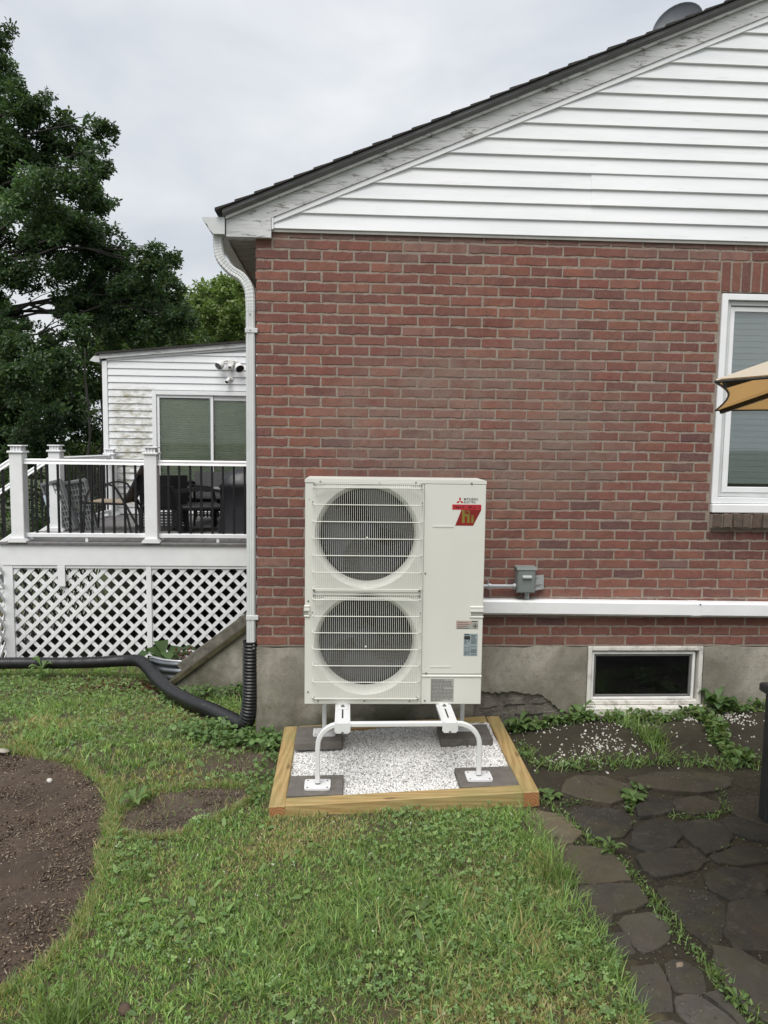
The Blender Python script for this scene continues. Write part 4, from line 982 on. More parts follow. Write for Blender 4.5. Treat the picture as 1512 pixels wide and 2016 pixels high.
# ------------------------------------------------------------------ white sided room behind the deck
AY = 6.0
ad = thing('sided_room', (-1.45, 8, 0), 'white sided single storey room with a sliding door behind the deck', 'building')
def zroof(x): return 3.20+.098*(x+2.94)
m = MB(); m.box(-2.92, -.0, AY+.012, AY+.12, -1.2, .90); m.box(-2.915, -2.82, AY+.12, 10.5, -1.2, .90); m.build('foundation', 'old_rubble', ad)
m = MB(); m.box(-2.92, -2.24, AY+.02, AY+.12, .901, 3.15); m.box(-2.24, -.30, AY+.02, AY+.12, 2.73, 3.16); m.box(-.30, .0, AY+.02, AY+.12, .901, 3.2); m.box(-2.92, -2.82, AY+.12, 10.5, .901, 3.15); m.box(-2.24, -.30, AY+.02, AY+.12, .901, .93)
m.prism([(-2.92, 3.15), (.0, 3.2), (.0, zroof(0)), (-2.92, zroof(-2.92))], AY+.021, AY+.119); wal = m.build('wall', 'vinyl_siding', ad)
z = .935; k = 0
def siding(x0, x1, z, z1b=None):
    m = MB(); z1 = z+.1005
    za, zb = min(z1, zroof(x0)-.05), min(z1, zroof(x1)-.05)
    if zb <= z+.005: return
    if za <= z+.005: x0 = -2.94+(z+.055-3.20)/.098; za = z+.003
    ya = AY-.004
    P = [(x0, ya-.016, z), (x1, ya-.016, z), (x1, ya, zb), (x0, ya, za)]; Q = [(a, AY+.019, c) for a, b_, c in P]
    lip = [(x0, ya-.006, z-.004), (x1, ya-.006, z-.004)]
    m.add(P+Q+lip, [(0, 1, 2, 3), (7, 6, 5, 4), (0, 8, 9, 1), (8, 4, 5, 9), (3, 2, 6, 7), (0, 3, 7, 4, 8), (1, 9, 5, 6, 2)]); m.build('siding_board', 'mildewed_siding', ad)
while z < 3.5:
    if z < 2.735-.1: siding(-2.855, -2.228, z)
    elif z < 2.74:
        siding(-2.855, -2.228, z)
    elif k % 2 == 0 and z > 3.0: siding(-2.855, -1.92, z); siding(-1.918, -.02, z)
    else: siding(-2.855, -.02, z)
    z += .1005; k += 1
m = MB(); m.box(-2.93, -2.858, AY-.03, AY+.0185, .90, zroof(-2.9)-.03, ch=.003); m.build('corner_post', 'white_vinyl', ad)
def slab(name, mat, x0, x1, h0, h1, y0, y1):
    m = MB(); m.prism([(x0, zroof(x0)+h0), (x1, zroof(x1)+h0), (x1, zroof(x1)+h1), (x0, zroof(x0)+h1)], y0, y1); return m.build(name, mat, ad)
slab('roof_trim', 'white_vinyl', -2.93, -.01, -.062, -.03, AY-.03, AY+.018); slab('rake_board', 'peeling_paint', -2.95, -.01, -.029, .035, AY-.06, AY+.018)
rf = slab('roof', 'shingle', -3.0, -.005, .036, .062, AY-.09, 10.6)
m = MB(); m.prism([(-2.95, 3.205), (-3.03, 3.205), (-3.09, 3.14), (-3.02, 3.12), (-2.95, 3.12)], AY-.07, 10.5); m.build('gutter', 'gutter_paint', ad)
m = MB(); frame_rect(m, -2.226, -.30, .94, 2.732, .058, AY-.030, AY+.05); sd_ = m.build('sliding_door', 'white_vinyl', ad)
for (a, b_, y) in ((-2.166, -1.352, .012), (-1.42, -.60, .034)):
    m = MB(); frame_rect(m, a, b_, .999, 2.672, .068 if a > -2 else .04, AY+y-.02, AY+y); m.build('door_panel', 'white_vinyl', sd_)
    m = MB(); m.box(a+.04, b_-.04, AY+y-.012, AY+y-.007, 1.04, 2.63); m.build('pane', 'door_glass', sd_)
    for q in range(46):
        zz = 1.03+q*.0345; mm = MB(); mm.prism([(AY+.07, zz), (AY+.062, zz+.017), (AY+.07, zz+.034), (AY+.0705, zz+.034), (AY+.0705, zz)], a+.02, b_-.02, 'x'); mm.build('shade_pleat', 'shade_fabric', sd_)
m = MB(); m.box(-2.168, -.3, AY+.10, AY+.11, .99, 2.68); m.build('room_back', 'dark_room', sd_)

fl = thing('flood_light', (-1.09, AY-.02, 3.12), 'twin white flood light with motion sensor under the shed roof', 'lamp')
m = MB(); m.lathe([(.0, -.05), (.05, -.05), (.055, -.03), (.06, .0)], (0, 0, .02), 'y', 20); m.box(-.035, .035, -.10, -.052, -.075, -.005, ch=.012); m.build('sensor_box', 'white_paint', fl, world=False)
m = MB(); m.box(-.022, .022, -.104, -.1005, -.06, -.035); m.build('sensor_eye', 'lamp_lens', fl, world=False)
for s_ in (-1, 1):
    m = MB(); m.lathe([(.02, .05), (.035, .045), (.055, .0), (.066, -.05), (.066, -.062), (.058, -.062), (.056, -.052), (.0, -.05)], (0, 0, 0), 'y', 24); h = m.build('lamp_head', 'white_paint', fl, True, False); h.location = (s_*.125, -.10, -.005 if s_ < 0 else -.035); h.rotation_euler = (R(38), 0, R(32 if s_ > 0 else -42))
    m = MB(); m.lathe([(.0, -.056), (.057, -.0555)], (0, 0, 0), 'y', 24); m.build('lens', 'lamp_lens', h, world=False)
    m = MB(); m.tube([(s_*.04, -.04, .045), (s_*.075, -.065, .05), (s_*.115, -.085, .02)], .014, 8); m.build('swivel_arm', 'white_paint', fl, True, False)
sc_ = thing('security_camera', (-1.11, AY-.02, 2.90), 'small white bullet security camera below the flood light', 'security camera')
m = MB(); m.lathe([(0, -.02), (.03, -.018), (.032, .0)], (0.02, 0, .02), 'y', 16); m.tube([(.02, -.015, .02), (0, -.045, .01)], .012, 8); m.build('mount', 'white_paint', sc_, world=False)
m = MB(); m.lathe([(0, .05), (.026, .048), (.028, -.05), (.024, -.052)], (0, 0, 0), 'y', 16); h = m.build('camera_body', 'white_paint', sc_, True, False); h.location = (-.01, -.07, -.005); h.rotation_euler = (R(40), 0, R(-24))
m = MB(); m.lathe([(0, -.051), (.024, -.0515)], (0, 0, 0), 'y', 16); m.build('lens', 'lamp_lens', h, world=False)

# ------------------------------------------------------------------ furniture on the deck (local, facing +x unless rotated)
def wicker_chair(label, x, y, rz, hb=.70):
    t = thing('wicker_chair', (x, y, DZ+.002), label, 'chair', 'dark chairs on the deck', rz)
    m = MB(); m.box(-.27, .27, -.27, .27, .27, .33, ch=.02); m.build('seat', 'wicker', t, world=False)
    m = MB(); V = []
    for i in range(7):
        for j in range(5):
            zz = .30+(hb-.30)*j/4; xx = -.27+.54*i/6; V.append((xx*(1+.02*j), -.24-.10*(j/4)-.04*math.cos(math.pi*xx/.6), zz))
    F = [(j*1+i*5, j+1+i*5, j+1+(i+1)*5, j+(i+1)*5) for i in range(6) for j in range(4)]; n = len(V)
    V2 = [(a, b_+.035, c) for a, b_, c in V]; rim = []
    m.add(V+V2, F+[tuple(k+n for k in q[::-1]) for q in F]+[(i*5+4, (i+1)*5+4, n+(i+1)*5+4, n+i*5+4) for i in range(6)]+[(j, n+j, n+j+1, j+1) for j in range(4)]+[(30+j, 30+j+1, n+31+j, n+30+j) for j in range(4)]); m.build('backrest', 'wicker', t, world=False)
    for s_ in (-1, 1):
        m = MB(); m.sweep([(s_*.29, .25, .01), (s_*.295, .26, .30), (s_*.295, .22, .50), (s_*.29, -.05, .53), (s_*.28, -.30, .50)], [(-.022, -.012), (.022, -.012), (.022, .012), (-.022, .012)], (1, 0, 0)); m.build('arm', 'wicker', t, world=False)
        m = MB(); m.box(s_*.27-.02, s_*.27+.02, -.27, -.23, 0, .29); m.build('leg', 'black_metal', t, world=False)
    m = MB()
    for i in range(11): m.box(-.25+i*.05-.012, -.25+i*.05+.012, -.262, -.256, .03, .27)
    for j in range(7): m.box(-.26, .26, -.257, -.252, .05+j*.034, .066+j*.034)
    m.build('woven_skirt', 'wicker', t, world=False)
    return t
wicker_chair('dark wicker chair with its back to the middle railing post', -1.60, 4.20, R(4), .68)
wicker_chair('dark wicker chair turned sideways beside the low table', -1.19, 4.02, R(-70), .56)
wicker_chair('dark wicker chair facing the house on the far side of the table', -1.25, 5.10, R(176), .66)
tb = thing('low_table', (-1.22, 4.62, DZ+.002), 'low grey topped patio table among the dark chairs on the deck', 'table')
m = MB(); m.box(-.36, .36, -.30, .30, .455, .485, ch=.006); m.build('table_top', 'grey_plastic', tb, world=False)
for sx in (-1, 1):
    for sy in (-1, 1): m = MB(); m.sweep([(sx*.31, sy*.25, 0), (sx*.26, sy*.21, .455)], [(-.016, -.016), (.016, -.016), (.016, .016), (-.016, .016)], (0, 1, 0)); m.build('leg', 'black_metal', tb, world=False)
gr = thing('covered_grill', (-.52, 3.95, DZ+.002), 'barbecue grill under a draped black cover beside the house', 'grill')
V = []; F = []; na = 30; prof = [(1.05, 0), (1.0, .05), (.95, .30), (.93, .52), (.99, .55), (.97, .60), (.80, .70), (.55, .76), (.25, .775), (0.001, .78)]
g2 = np.random.default_rng(5); fold = g2.uniform(-.03, .03, na)
for r_, z in prof:
    for j in range(na):
        a = 2*math.pi*j/na; c, s_ = math.cos(a), math.sin(a); k = 1+fold[j]*(1.6 if z < .5 else .5)+.02*math.sin(5*a+z*9); V.append((math.copysign(abs(c)**.55, c)*.40*r_*k, math.copysign(abs(s_)**.55, s_)*.28*r_*k, z))
F = [(k*na+j, k*na+(j+1) % na, (k+1)*na+(j+1) % na, (k+1)*na+j) for k in range(len(prof)-1) for j in range(na)]
m = MB(); m.add(V, F); m.build('cover', 'cover_cloth', gr, True, False)
m = MB(); m.box(-.33, .33, -.2, .2, 0, .4); m.build('cart', 'black_metal', gr, world=False)
# folding chair with tan sling
fc = thing('folding_chair', (-2.22, 4.02, DZ+.002), 'folding chair with tan sling seat and curved black arms', 'chair')
bar = [(-.012, -.008), (.012, -.008), (.012, .008), (-.012, .008)]
m = MB(); m.prism([(-.20, .355), (.22, .34), (.22, .352), (-.20, .367)], -.24, .24); m.build('seat', 'tan_sling', fc, world=False)
m = MB(); m.prism([(.20, .34), (.47, .86), (.458, .866), (.188, .346)], -.22, .22); m.build('backrest', 'tan_sling', fc, world=False)
for s_ in (-1, 1):
    y = s_*.26
    for nm, P in (('front_leg', [(-.25, y, 0), (-.22, y, .36), (-.15, y, .52), (-.04, y, .57), (.08, y, .56), (.16, y, .48), (.42, y, .0)]), ('rear_leg', [(.30, y*.96, 0), (.22, y*.96, .36), (.48, y*.96, .88)]), ('seat_bar', [(-.23, y*.93, .35), (.24, y*.93, .335)])):
        m = MB(); m.sweep(smooth_path(P, 6) if len(P) > 3 else P, bar, (0, 1, 0)); m.build(nm, 'black_metal', fc, world=False)
# folded plastic panel leaning on the post
fp = thing('folding_step', (-2.62, 3.95, DZ+.002), 'grey perforated plastic folding step leaning against a white deck post', 'step')
for k, (x, y, ry, rz_) in enumerate(((-.10, -.02, -13, -18), (.10, .10, -10, -10))):
    m = MB(); w_, h_ = .13, .60
    for i in range(9):
        zz = .03+i*(h_-.06)/8; m.box(-w_, w_, -.010, .010, zz-.009, zz+.009)
    for i in range(8):
        xx = -w_+i*2*w_/7; m.box(xx-.006, xx+.006, -.013, .013, 0, h_)
    m.box(-w_-.012, -w_+.008, -.03, .03, 0, h_, ch=.004); m.box(w_-.008, w_+.012, -.03, .03, 0, h_, ch=.004); m.box(-w_, w_, -.03, .03, h_-.02, h_+.015, ch=.004)
    o = m.build('perforated_panel', 'grey_plastic', fp, world=False); o.location = (x, y, .004); o.rotation_euler = (R(8), R(ry), R(rz_))
    if k == 0:
        m = MB(); m.box(-.046, -.012, -.0335, -.0305, .2, .47); m.v = [(a-w_+.03, b_, c) for a, b_, c in m.v]; lb = m.build('paper_label', 'blue_white_label', o, world=False)

# ------------------------------------------------------------------ umbrella and table at the right edge
ub = thing('patio_umbrella', (2.956, -3.151, .05), 'tan cloth patio umbrella poking in at the right edge before the window', 'umbrella')
RU, ZU, HA = 1.473, 2.115, .46
tips = [(RU*math.cos(R(183-60*k)), RU*math.sin(R(183-60*k)), ZU) for k in range(6)]; apex = (0, 0, ZU+HA)
V = []; F = []; nr, ns = 7, 8; m = MB()
for k in range(6):
    A, B = Vector(tips[k]), Vector(tips[(k+1) % 6]); V = []
    for i in range(nr+1):
        t = i/nr
        for j in range(ns+1):
            u_ = j/ns; e = A.lerp(B, u_); sag = math.sin(math.pi*u_); inn = 1-.03*sag*t**3
            V.append((e.x*t*inn, e.y*t*inn, ZU+HA*(1-t)-.035*sag*t*(1-t)*2+.02*math.sin(math.pi*t)+.012*sag*t**4))
    F = [(i*(ns+1)+j, i*(ns+1)+j+1, (i+1)*(ns+1)+j+1, (i+1)*(ns+1)+j) for i in range(nr) for j in range(ns)]
    n = len(V); W2 = [(a, b_, c+.004) for a, b_, c in V]; E = [(nr*(ns+1)+j, nr*(ns+1)+j+1, n+nr*(ns+1)+j+1, n+nr*(ns+1)+j) for j in range(ns)]
    m.add(V, F); k0 = len(m.v); m.v += W2; m.c += [(1, 1, 1)]*n; G = [tuple(q+k0 for q in f_[::-1]) for f_ in F]; m.f += G; m.mi += [1]*len(G)
cp = m.build('canopy', ['canopy_cloth', 'skylit_cloth'], ub, True, False)
m = MB()
for k in range(6):
    A, B = Vector(tips[k]), Vector(tips[(k+1) % 6]); P = []
    for j in range(9):
        u_ = j/8; e = A.lerp(B, u_); s_ = math.sin(math.pi*u_); P.append((e.x*(1-.03*s_), e.y*(1-.03*s_), ZU+.012*s_-.002))
    m.tube(P, .0035, 5)
m.build('hem_binding', 'wicker', cp, world=False)
for k in range(6):
    A = Vector(tips[k]); m = MB(); m.sweep([(A.x*.03, A.y*.03, ZU+HA-.035), (A.x*.5, A.y*.5, ZU+HA*.5-.018), (A.x*.985, A.y*.985, ZU-.004)], [(-.009, -.013), (.009, -.013), (.009, .004), (-.009, .004)], (0, 0, 1)); m.build('rib', 'black_metal', ub, world=False)
    m = MB(); m.sweep([(A.x*.03, A.y*.03, ZU-.15), (A.x*.5, A.y*.5, ZU+HA*.5-.03)], [(-.007, -.007), (.007, -.007), (.007, .007), (-.007, .007)], (0, 0, 1)); m.build('strut', 'black_metal', ub, world=False)
m = MB(); m.tube([(0, 0, 0), (0, 0, ZU+HA+.06)], .02, 14); m.build('pole', 'black_metal', ub, world=False)
m = MB(); m.lathe([(0, .0), (.25, .0), (.25, .04), (.06, .07), (.035, .3), (0, .3)], (0, 0, 0), 'z', 24); m.build('base', 'black_metal', ub, world=False)
pt = thing('patio_table', (3.52, -2.05, .06), 'dark patio table whose corner enters at the right edge below the window', 'table')
m = MB(); m.box(-.76, .76, -.72, .72, .69, .735, ch=.008); m.build('table_top', 'table_top', pt, world=False)
m = MB(); frame_rect(m, -.70, .70, 0, 1.32, .05, .64, .689); m.v = [(a, c-.66, b_) for a, b_, c in m.v]; m.build('apron', 'table_top', pt, world=False)
for sx in (-1, 1):
    for sy in (-1, 1): m = MB(); m.box(sx*.70-.035, sx*.70+.035, sy*.66-.035, sy*.66+.035, 0, .688, ch=.005); m.build('leg', 'table_top', pt, world=False)

# ------------------------------------------------------------------ flagstone patio
STONES = [ [(1.575, -1.268), (1.656, -1.242), (1.747, -1.281), (1.769, -1.345), (1.8, -1.449), (1.735, -1.529), (1.626, -1.55), (1.594, -1.477), (1.562, -1.392)], [(1.899, -0.914), (1.969, -0.871), (2.235, -0.873), (2.259, -1.008), (2.171, -1.119), (2.048, -1.166), (1.931, -1.114), (1.846, -1.041)], [(1.843, -1.209), (1.947, -1.153), (2.102, -1.177), (2.119, -1.281), (2.09, -1.379), (2.016, -1.454), (1.899, -1.485), (1.851, -1.416), (1.827, -1.292)], [(2.273, -0.933), (2.484, -0.871), (2.772, -0.878), (2.845, -0.957), (2.755, -1.051), (2.597, -1.109), (2.45, -1.085), (2.325, -1.031)], [(2.187, -1.227), (2.278, -1.122), (2.394, -1.144), (2.377, -1.269), (2.259, -1.303), (2.172, -1.31)], [(2.424, -1.165), (2.577, -1.129), (2.659, -1.2), (2.596, -1.284), (2.471, -1.308), (2.396, -1.269)], [(2.707, -1.162), (2.87, -1.115), (2.98, -1.148), (2.807, -1.441), (2.737, -1.387), (2.676, -1.295)], [(1.602, -1.635), (1.683, -1.56), (1.86, -1.572), (1.905, -1.658), (1.907, -1.829), (1.789, -1.846), (1.657, -1.863), (1.614, -1.794)], [(2.1, -1.423), (2.231, -1.347), (2.328, -1.376), (2.318, -1.479), (2.23, -1.574), (2.101, -1.633), (2.031, -1.553)], [(2.348, -1.394), (2.486, -1.354), (2.555, -1.4), (2.548, -1.534), (2.472, -1.612), (2.364, -1.655), (2.333, -1.577), (2.326, -1.479)], [(2.573, -1.383), (2.674, -1.349), (2.788, -1.457), (2.721, -1.587), (2.644, -1.553), (2.574, -1.502)], [(2.022, -1.661), (2.165, -1.604), (2.318, -1.608), (2.333, -1.699), (2.238, -1.776), (2.055, -1.82), (2.014, -1.763)], [(2.374, -1.686), (2.532, -1.614), (2.677, -1.633), (2.633, -1.737), (2.493, -1.762), (2.386, -1.745)], [(2.264, -1.839), (2.377, -1.794), (2.511, -1.819), (2.536, -1.901), (2.431, -2.0), (2.303, -2.009), (2.243, -1.944)], [(2.01, -1.925), (2.114, -1.902), (2.212, -1.944), (2.246, -2.044), (2.194, -2.158), (2.062, -2.303), (2.022, -2.197), (2.004, -2.06)], [(1.637, -1.901), (1.808, -1.88), (1.912, -1.896), (1.92, -2.01), (1.851, -2.05), (1.733, -2.087), (1.689, -2.208), (1.598, -2.205), (1.598, -2.048)], [(1.754, -2.111), (1.925, -2.087), (1.939, -2.173), (1.914, -2.247), (1.832, -2.306), (1.772, -2.319), (1.753, -2.262)], [(1.636, -2.238), (1.744, -2.231), (1.729, -2.342), (1.661, -2.359), (1.625, -2.309)], [(2.256, -2.068), (2.44, -2.025), (2.371, -2.218), (2.283, -2.33), (2.154, -2.326), (2.149, -2.244)], [(1.693, -2.417), (1.802, -2.392), (1.802, -2.483), (1.763, -2.612), (1.66, -2.609), (1.633, -2.521)], [(1.835, -2.393), (1.903, -2.376), (1.956, -2.434), (1.924, -2.531), (1.888, -2.546), (1.812, -2.518)], [(1.793, -2.568), (1.857, -2.545), (1.901, -2.572), (1.946, -2.654), (1.965, -2.718), (1.904, -2.743), (1.81, -2.695), (1.779, -2.633)], [(1.669, -2.675), (1.741, -2.662), (1.786, -2.694), (1.764, -2.766), (1.638, -2.762)], [(2.059, -2.323), (2.15, -2.345), (2.217, -2.443), (2.09, -2.69), (2.032, -2.641), (2.014, -2.525), (2.022, -2.409)], [(1.911, -2.564), (1.967, -2.541), (1.986, -2.647), (1.997, -2.746), (1.962, -2.745), (1.954, -2.638)], ]
for i in range(4):
    for j in range(7):
        x, y = 2.95+i*.46+random.uniform(-.03, .03), -.98-j*.40+random.uniform(-.03, .03)
        if x < 3.0 and y > -1.2: continue
        STONES.append([(x+a+random.uniform(-.03, .03), y+b_+random.uniform(-.03, .03)) for a, b_ in ((0, 0), (.22, .03), (.42, 0), (.44, -.18), (.41, -.36), (.2, -.37), (0, -.35), (-.02, -.17))])
for i in range(2):
    for j in range(3):
        x, y = 2.32+i*.33, -2.5-j*.36; STONES.append([(x+a+random.uniform(-.02, .02), y+b_+random.uniform(-.02, .02)) for a, b_ in ((0, 0), (.15, .02), (.30, 0), (.31, -.17), (.29, -.33), (.14, -.34), (0, -.32))])
patio = bpy.data.objects.new('patio', None); COL.objects.link(patio); patio['kind'] = 'structure'
def chaikin(P, n=2):
    for _ in range(n):
        Q = []
        for i in range(len(P)):
            a, b_ = P[i], P[(i+1) % len(P)]; Q += [(a[0]*.78+b_[0]*.22, a[1]*.78+b_[1]*.22), (a[0]*.22+b_[0]*.78, a[1]*.22+b_[1]*.78)]
        P = Q
    return P
def ragged(S):
    out = []
    for i in range(len(S)):
        a, b_ = S[i], S[(i+1) % len(S)]
        for t in (.06, .35, .65, .94): out.append((a[0]+(b_[0]-a[0])*t+random.uniform(-.005, .005), a[1]+(b_[1]-a[1])*t+random.uniform(-.005, .005)))
    return out
for si, S in enumerate(STONES):
    cx, cy = sum(p[0] for p in S)/len(S), sum(p[1] for p in S)/len(S); P = chaikin(S, 1) if si in (16, 21) else ragged(S)
    P = [(cx+(a-cx)*1.11+random.uniform(-.003, .003), cy+(b_-cy)*1.11+random.uniform(-.003, .003)) for a, b_ in P]
    z = float(zg(cx, cy))+random.uniform(-.005, .009); tx, ty = random.uniform(-.02, .02), random.uniform(-.02, .02); n = len(P)
    I1 = [(cx+(a-cx)*.965, cy+(b_-cy)*.965) for a, b_ in P]; I2 = [(cx+(a-cx)*.55, cy+(b_-cy)*.55) for a, b_ in P]
    def Z(a, b_, h): return z+h+tx*(a-cx)+ty*(b_-cy)+(float(fbm(a, b_, 8, 61))-.5)*.010
    V = [(a, b_, z-.05) for a, b_ in P]+[(a, b_, Z(a, b_, .009)) for a, b_ in P]+[(a, b_, Z(a, b_, .0135)) for a, b_ in I1]+[(a, b_, Z(a, b_, .0140)) for a, b_ in I2]+[(cx, cy, Z(cx, cy, .0140))]
    F = []
    for k in range(3): F += [(k*n+i, k*n+(i+1) % n, (k+1)*n+(i+1) % n, (k+1)*n+i) for i in range(n)]
    F += [(3*n+i, 3*n+(i+1) % n, 4*n) for i in range(n)]
    base = {0: (.125, .105, .066), 1: (.070, .060, .040), 7: (.082, .070, .046), 15: (.060, .054, .042), 16: (.078, .070, .056), 17: (.060, .054, .043), 19: (.078, .072, .060), 20: (.062, .056, .045), 21: (.105, .098, .086), 22: (.075, .068, .056), 24: (.080, .074, .062), 23: (.075, .068, .056)}.get(si, random.choice([(.043, .038, .028), (.050, .043, .030), (.037, .034, .027), (.055, .046, .031)]))
    m = MB(); m.add(V, F, 0, base); m.build('flagstone', 'flagstone', patio, False, usecol=True)

# ------------------------------------------------------------------ loose stones
def pebble(name, label, x, y, s, col, cat='stone'):
    bm = bmesh.new(); bmesh.ops.create_icosphere(bm, subdivisions=2, radius=1)
    for v in bm.verts: v.co *= 1+random.uniform(-.14, .14); v.co.x *= s[0]; v.co.y *= s[1]; v.co.z *= s[2]
    me = bpy.data.meshes.new(name); bm.to_mesh(me); bm.free(); at = me.attributes.new('Col', 'FLOAT_COLOR', 'POINT'); at.data.foreach_set('color', np.tile(np.array([*col, 1], np.float32), len(me.vertices)))
    o = link(name, me, 'chips', None, None, True); o.location = (x, y, float(zg(x, y))+s[2]*.6); o.rotation_euler = (0, 0, random.uniform(0, 3)); tag(o, label, cat)
pebble('stone', 'pale brown stone lying on a dark flagstone near the lower right', 1.885, -2.40, (.024, .014, .012), (.24, .19, .15))
pebble('stone', 'white stone lying on the bare mulch at the left', -1.157, -.634, (.022, .016, .013), (.52, .50, .46))
pebble('stone', 'flat pale stone at the left end of the mulch edge', -1.66, -.13, (.06, .03, .012), (.36, .33, .29))
pebble('stone', 'brown clod of earth in the grass at the lower left', -.163, -2.50, (.028, .022, .018), (.085, .06, .045))

# ------------------------------------------------------------------ trees
def rotm(n, g, upbias=.6):
    """random leaf frames: rows are (along, across, normal)"""
    nrm = g.normal(size=(n, 3)); nrm[:, 2] = np.abs(nrm[:, 2])+upbias; nrm /= np.linalg.norm(nrm, axis=1)[:, None]
    t = g.normal(size=(n, 3)); t -= nrm*(t*nrm).sum(1)[:, None]; t /= np.linalg.norm(t, axis=1)[:, None]
    return t, np.cross(nrm, t), nrm
LEAF_OAK = (np.array([(0, 0, 0), (.22, .15, .02), (.34, .09, .03), (.5, .26, .03), (.66, .13, .04), (.8, .2, .02), (1, 0, -.03), (.8, -.2, .02), (.66, -.13, .04), (.5, -.26, .03), (.34, -.09, .03), (.22, -.15, .02)]),
            np.array([(0, 1, 11), (1, 2, 10), (1, 10, 11), (2, 3, 4), (2, 4, 8), (2, 8, 10), (8, 9, 10), (4, 5, 7), (4, 7, 8), (5, 6, 7)]))
LEAF_SIMPLE = (np.array([(0, 0, 0), (.35, .2, .03), (.7, .17, .03), (1, 0, -.04), (.7, -.17, .03), (.35, -.2, .03)]), np.array([(0, 1, 5), (1, 2, 4), (1, 4, 5), (2, 3, 4)]))
def leaves(pos, size, shape, cols, g, upbias=.6, scale=None):
    n = len(pos); T, TF = shape; k = len(T); a, b_, c = rotm(n, g, upbias); s_ = g.uniform(size[0], size[1], (n, 1, 1))
    V = pos[:, None]+s_*(a[:, None]*T[None, :, :1]+b_[:, None]*T[None, :, 1:2]+c[:, None]*T[None, :, 2:3])
    return V.reshape(-1, 3), (TF[None]+k*np.arange(n)[:, None, None]).reshape(-1, 3), np.repeat(cols, k, 0)
def tree(name, label, base, clumps, leafsize, shape, dens, cols, seed, trunk_r=.2, trunk_top=None, group=None, sub=22, cat='tree', limb_r=.05):
    g = np.random.default_rng(seed); t = thing(name, base, label, cat, group)
    P = []; C = []
    for (x, y, z, r_) in clumps:
        c = np.array((x, y, z)); tone = g.uniform(.75, 1.2)
        for k in range(sub):
            d = g.normal(size=3); d /= np.linalg.norm(d); sc_ = c+d*r_*g.uniform(.25, 1.0)*np.array((1.05, 1.05, 1.0)); sr = r_*g.uniform(.18, .42); nl = int(dens*sr*sr*40)
            q = g.normal(size=(nl, 3)); q /= np.linalg.norm(q, axis=1)[:, None]; q *= (g.random((nl, 1))**.45)*sr*np.array((1.1, 1.1, .95))
            P.append(sc_+q); tk = tone*g.uniform(.8, 1.2); cc = np.array(cols)[g.integers(0, len(cols), nl)]*tk*g.uniform(.75, 1.25, (nl, 1)); C.append(cc)
    P = np.concatenate(P); C = np.concatenate(C); V, F, CC = leaves(P, leafsize, shape, C, g, .35)
    np_mesh('crown', V, F, 'leaves', t, CC)
    m = MB(); b_ = Vector(base); tt = Vector(trunk_top or (base[0], base[1], max(c[2] for c in clumps)*.9))
    def path(p, q, n=6, w=.12):
        L3 = (q-p).length; return [p.lerp(q, i/n)+Vector(tuple(g.normal(size=3)*w*L3*.15*math.sin(math.pi*i/n)))+Vector((0, 0, .10*L3*math.sin(math.pi*i/n)*(w > .05))) for i in range(n+1)]
    tp = path(b_, tt, 8, .04); m.tube(tp, [trunk_r*(1.25 if i == 0 else 1-.75*i/8) for i in range(9)], 12)
    for (x, y, z, r_) in clumps:
        q = Vector((x, y, z)); k = min(range(1, 9), key=lambda i: (tp[i]-q).length+2.0*max(0, tp[i].z-q.z+.2)); L3 = (q-tp[k]).length; r0_ = min(limb_r*(.6+.25*L3), trunk_r*.55)
        lp_ = path(tp[k], q, 6, .12); m.tube(lp_, [r0_*(1-.8*i/6) for i in range(7)], 7)
        for s_ in range(2):
            d = g.normal(size=3); d /= np.linalg.norm(d); m.tube(path(lp_[4], q+Vector(tuple(d*r_*.9)), 4, .1), [r0_*.32*(1-.8*i/4) for i in range(5)], 5)
    m.build('trunk', 'bark', t, True)
    return t
OAK = [(-7.55, 12.14, 10.92, 0.76), (-7.67, 13.27, 10.65, 0.64), (-7.34, 12.86, 9.58, 0.6), (-6.34, 11.92, 9.05, 0.54), (-5.95, 12.42, 9.1, 0.45), (-7.48, 12.24, 8.46, 0.89), (-6.77, 12.35, 8.31, 0.73), (-6.18, 12.51, 8.17, 0.68), (-5.62, 12.84, 8.64, 0.52), (-4.59, 11.27, 8.36, 0.32), (-4.53, 11.17, 7.68, 0.38), (-4.79, 10.42, 6.97, 0.55), (-5.25, 13.2, 7.48, 0.48), (-5.62, 10.51, 6.68, 0.71), (-7.64, 13.49, 7.79, 0.84), (-5.58, 11.98, 6.6, 0.67), (-5.11, 12.38, 6.4, 0.57), (-6.64, 12.69, 6.44, 0.69), (-7.5, 12.36, 6.44, 0.91), (-4.53, 12.46, 6.1, 0.55), (-3.53, 11.2, 5.72, 0.43), (-3.24, 11.81, 5.97, 0.29), (-5.3, 13.42, 5.72, 0.73), (-4.08, 12.02, 5.24, 0.68), (-3.65, 13.01, 5.44, 0.48), (-5.78, 12.17, 5.78, 0.51), (-6.56, 11.67, 5.54, 0.49), (-7.83, 13.21, 5.26, 0.6), (-4.46, 12.15, 4.58, 0.63), (-3.65, 12.05, 4.47, 0.68), (-3.06, 11.44, 4.61, 0.39), (-7.75, 12.97, 4.29, 0.71), (-6.41, 11.44, 3.9, 0.54), (-6.09, 10.43, 3.17, 0.62), (-5.9, 11.44, 3.04, 0.55), (-7.38, 12.55, 2.63, 0.7), (-6.66, 12.45, 2.41, 0.58), (-5.44, 11.13, 3.56, 0.41), (-6.08, 13.06, 2.79, 0.51), (-7.92, 12.89, 1.81, 0.72), (-6.54, 11.34, 1.72, 0.55), (-5.88, 11.59, 2.06, 0.45), (-4.96, 10.72, 4.35, 0.31), (-5.21, 12.4, 4.94, 0.46)]
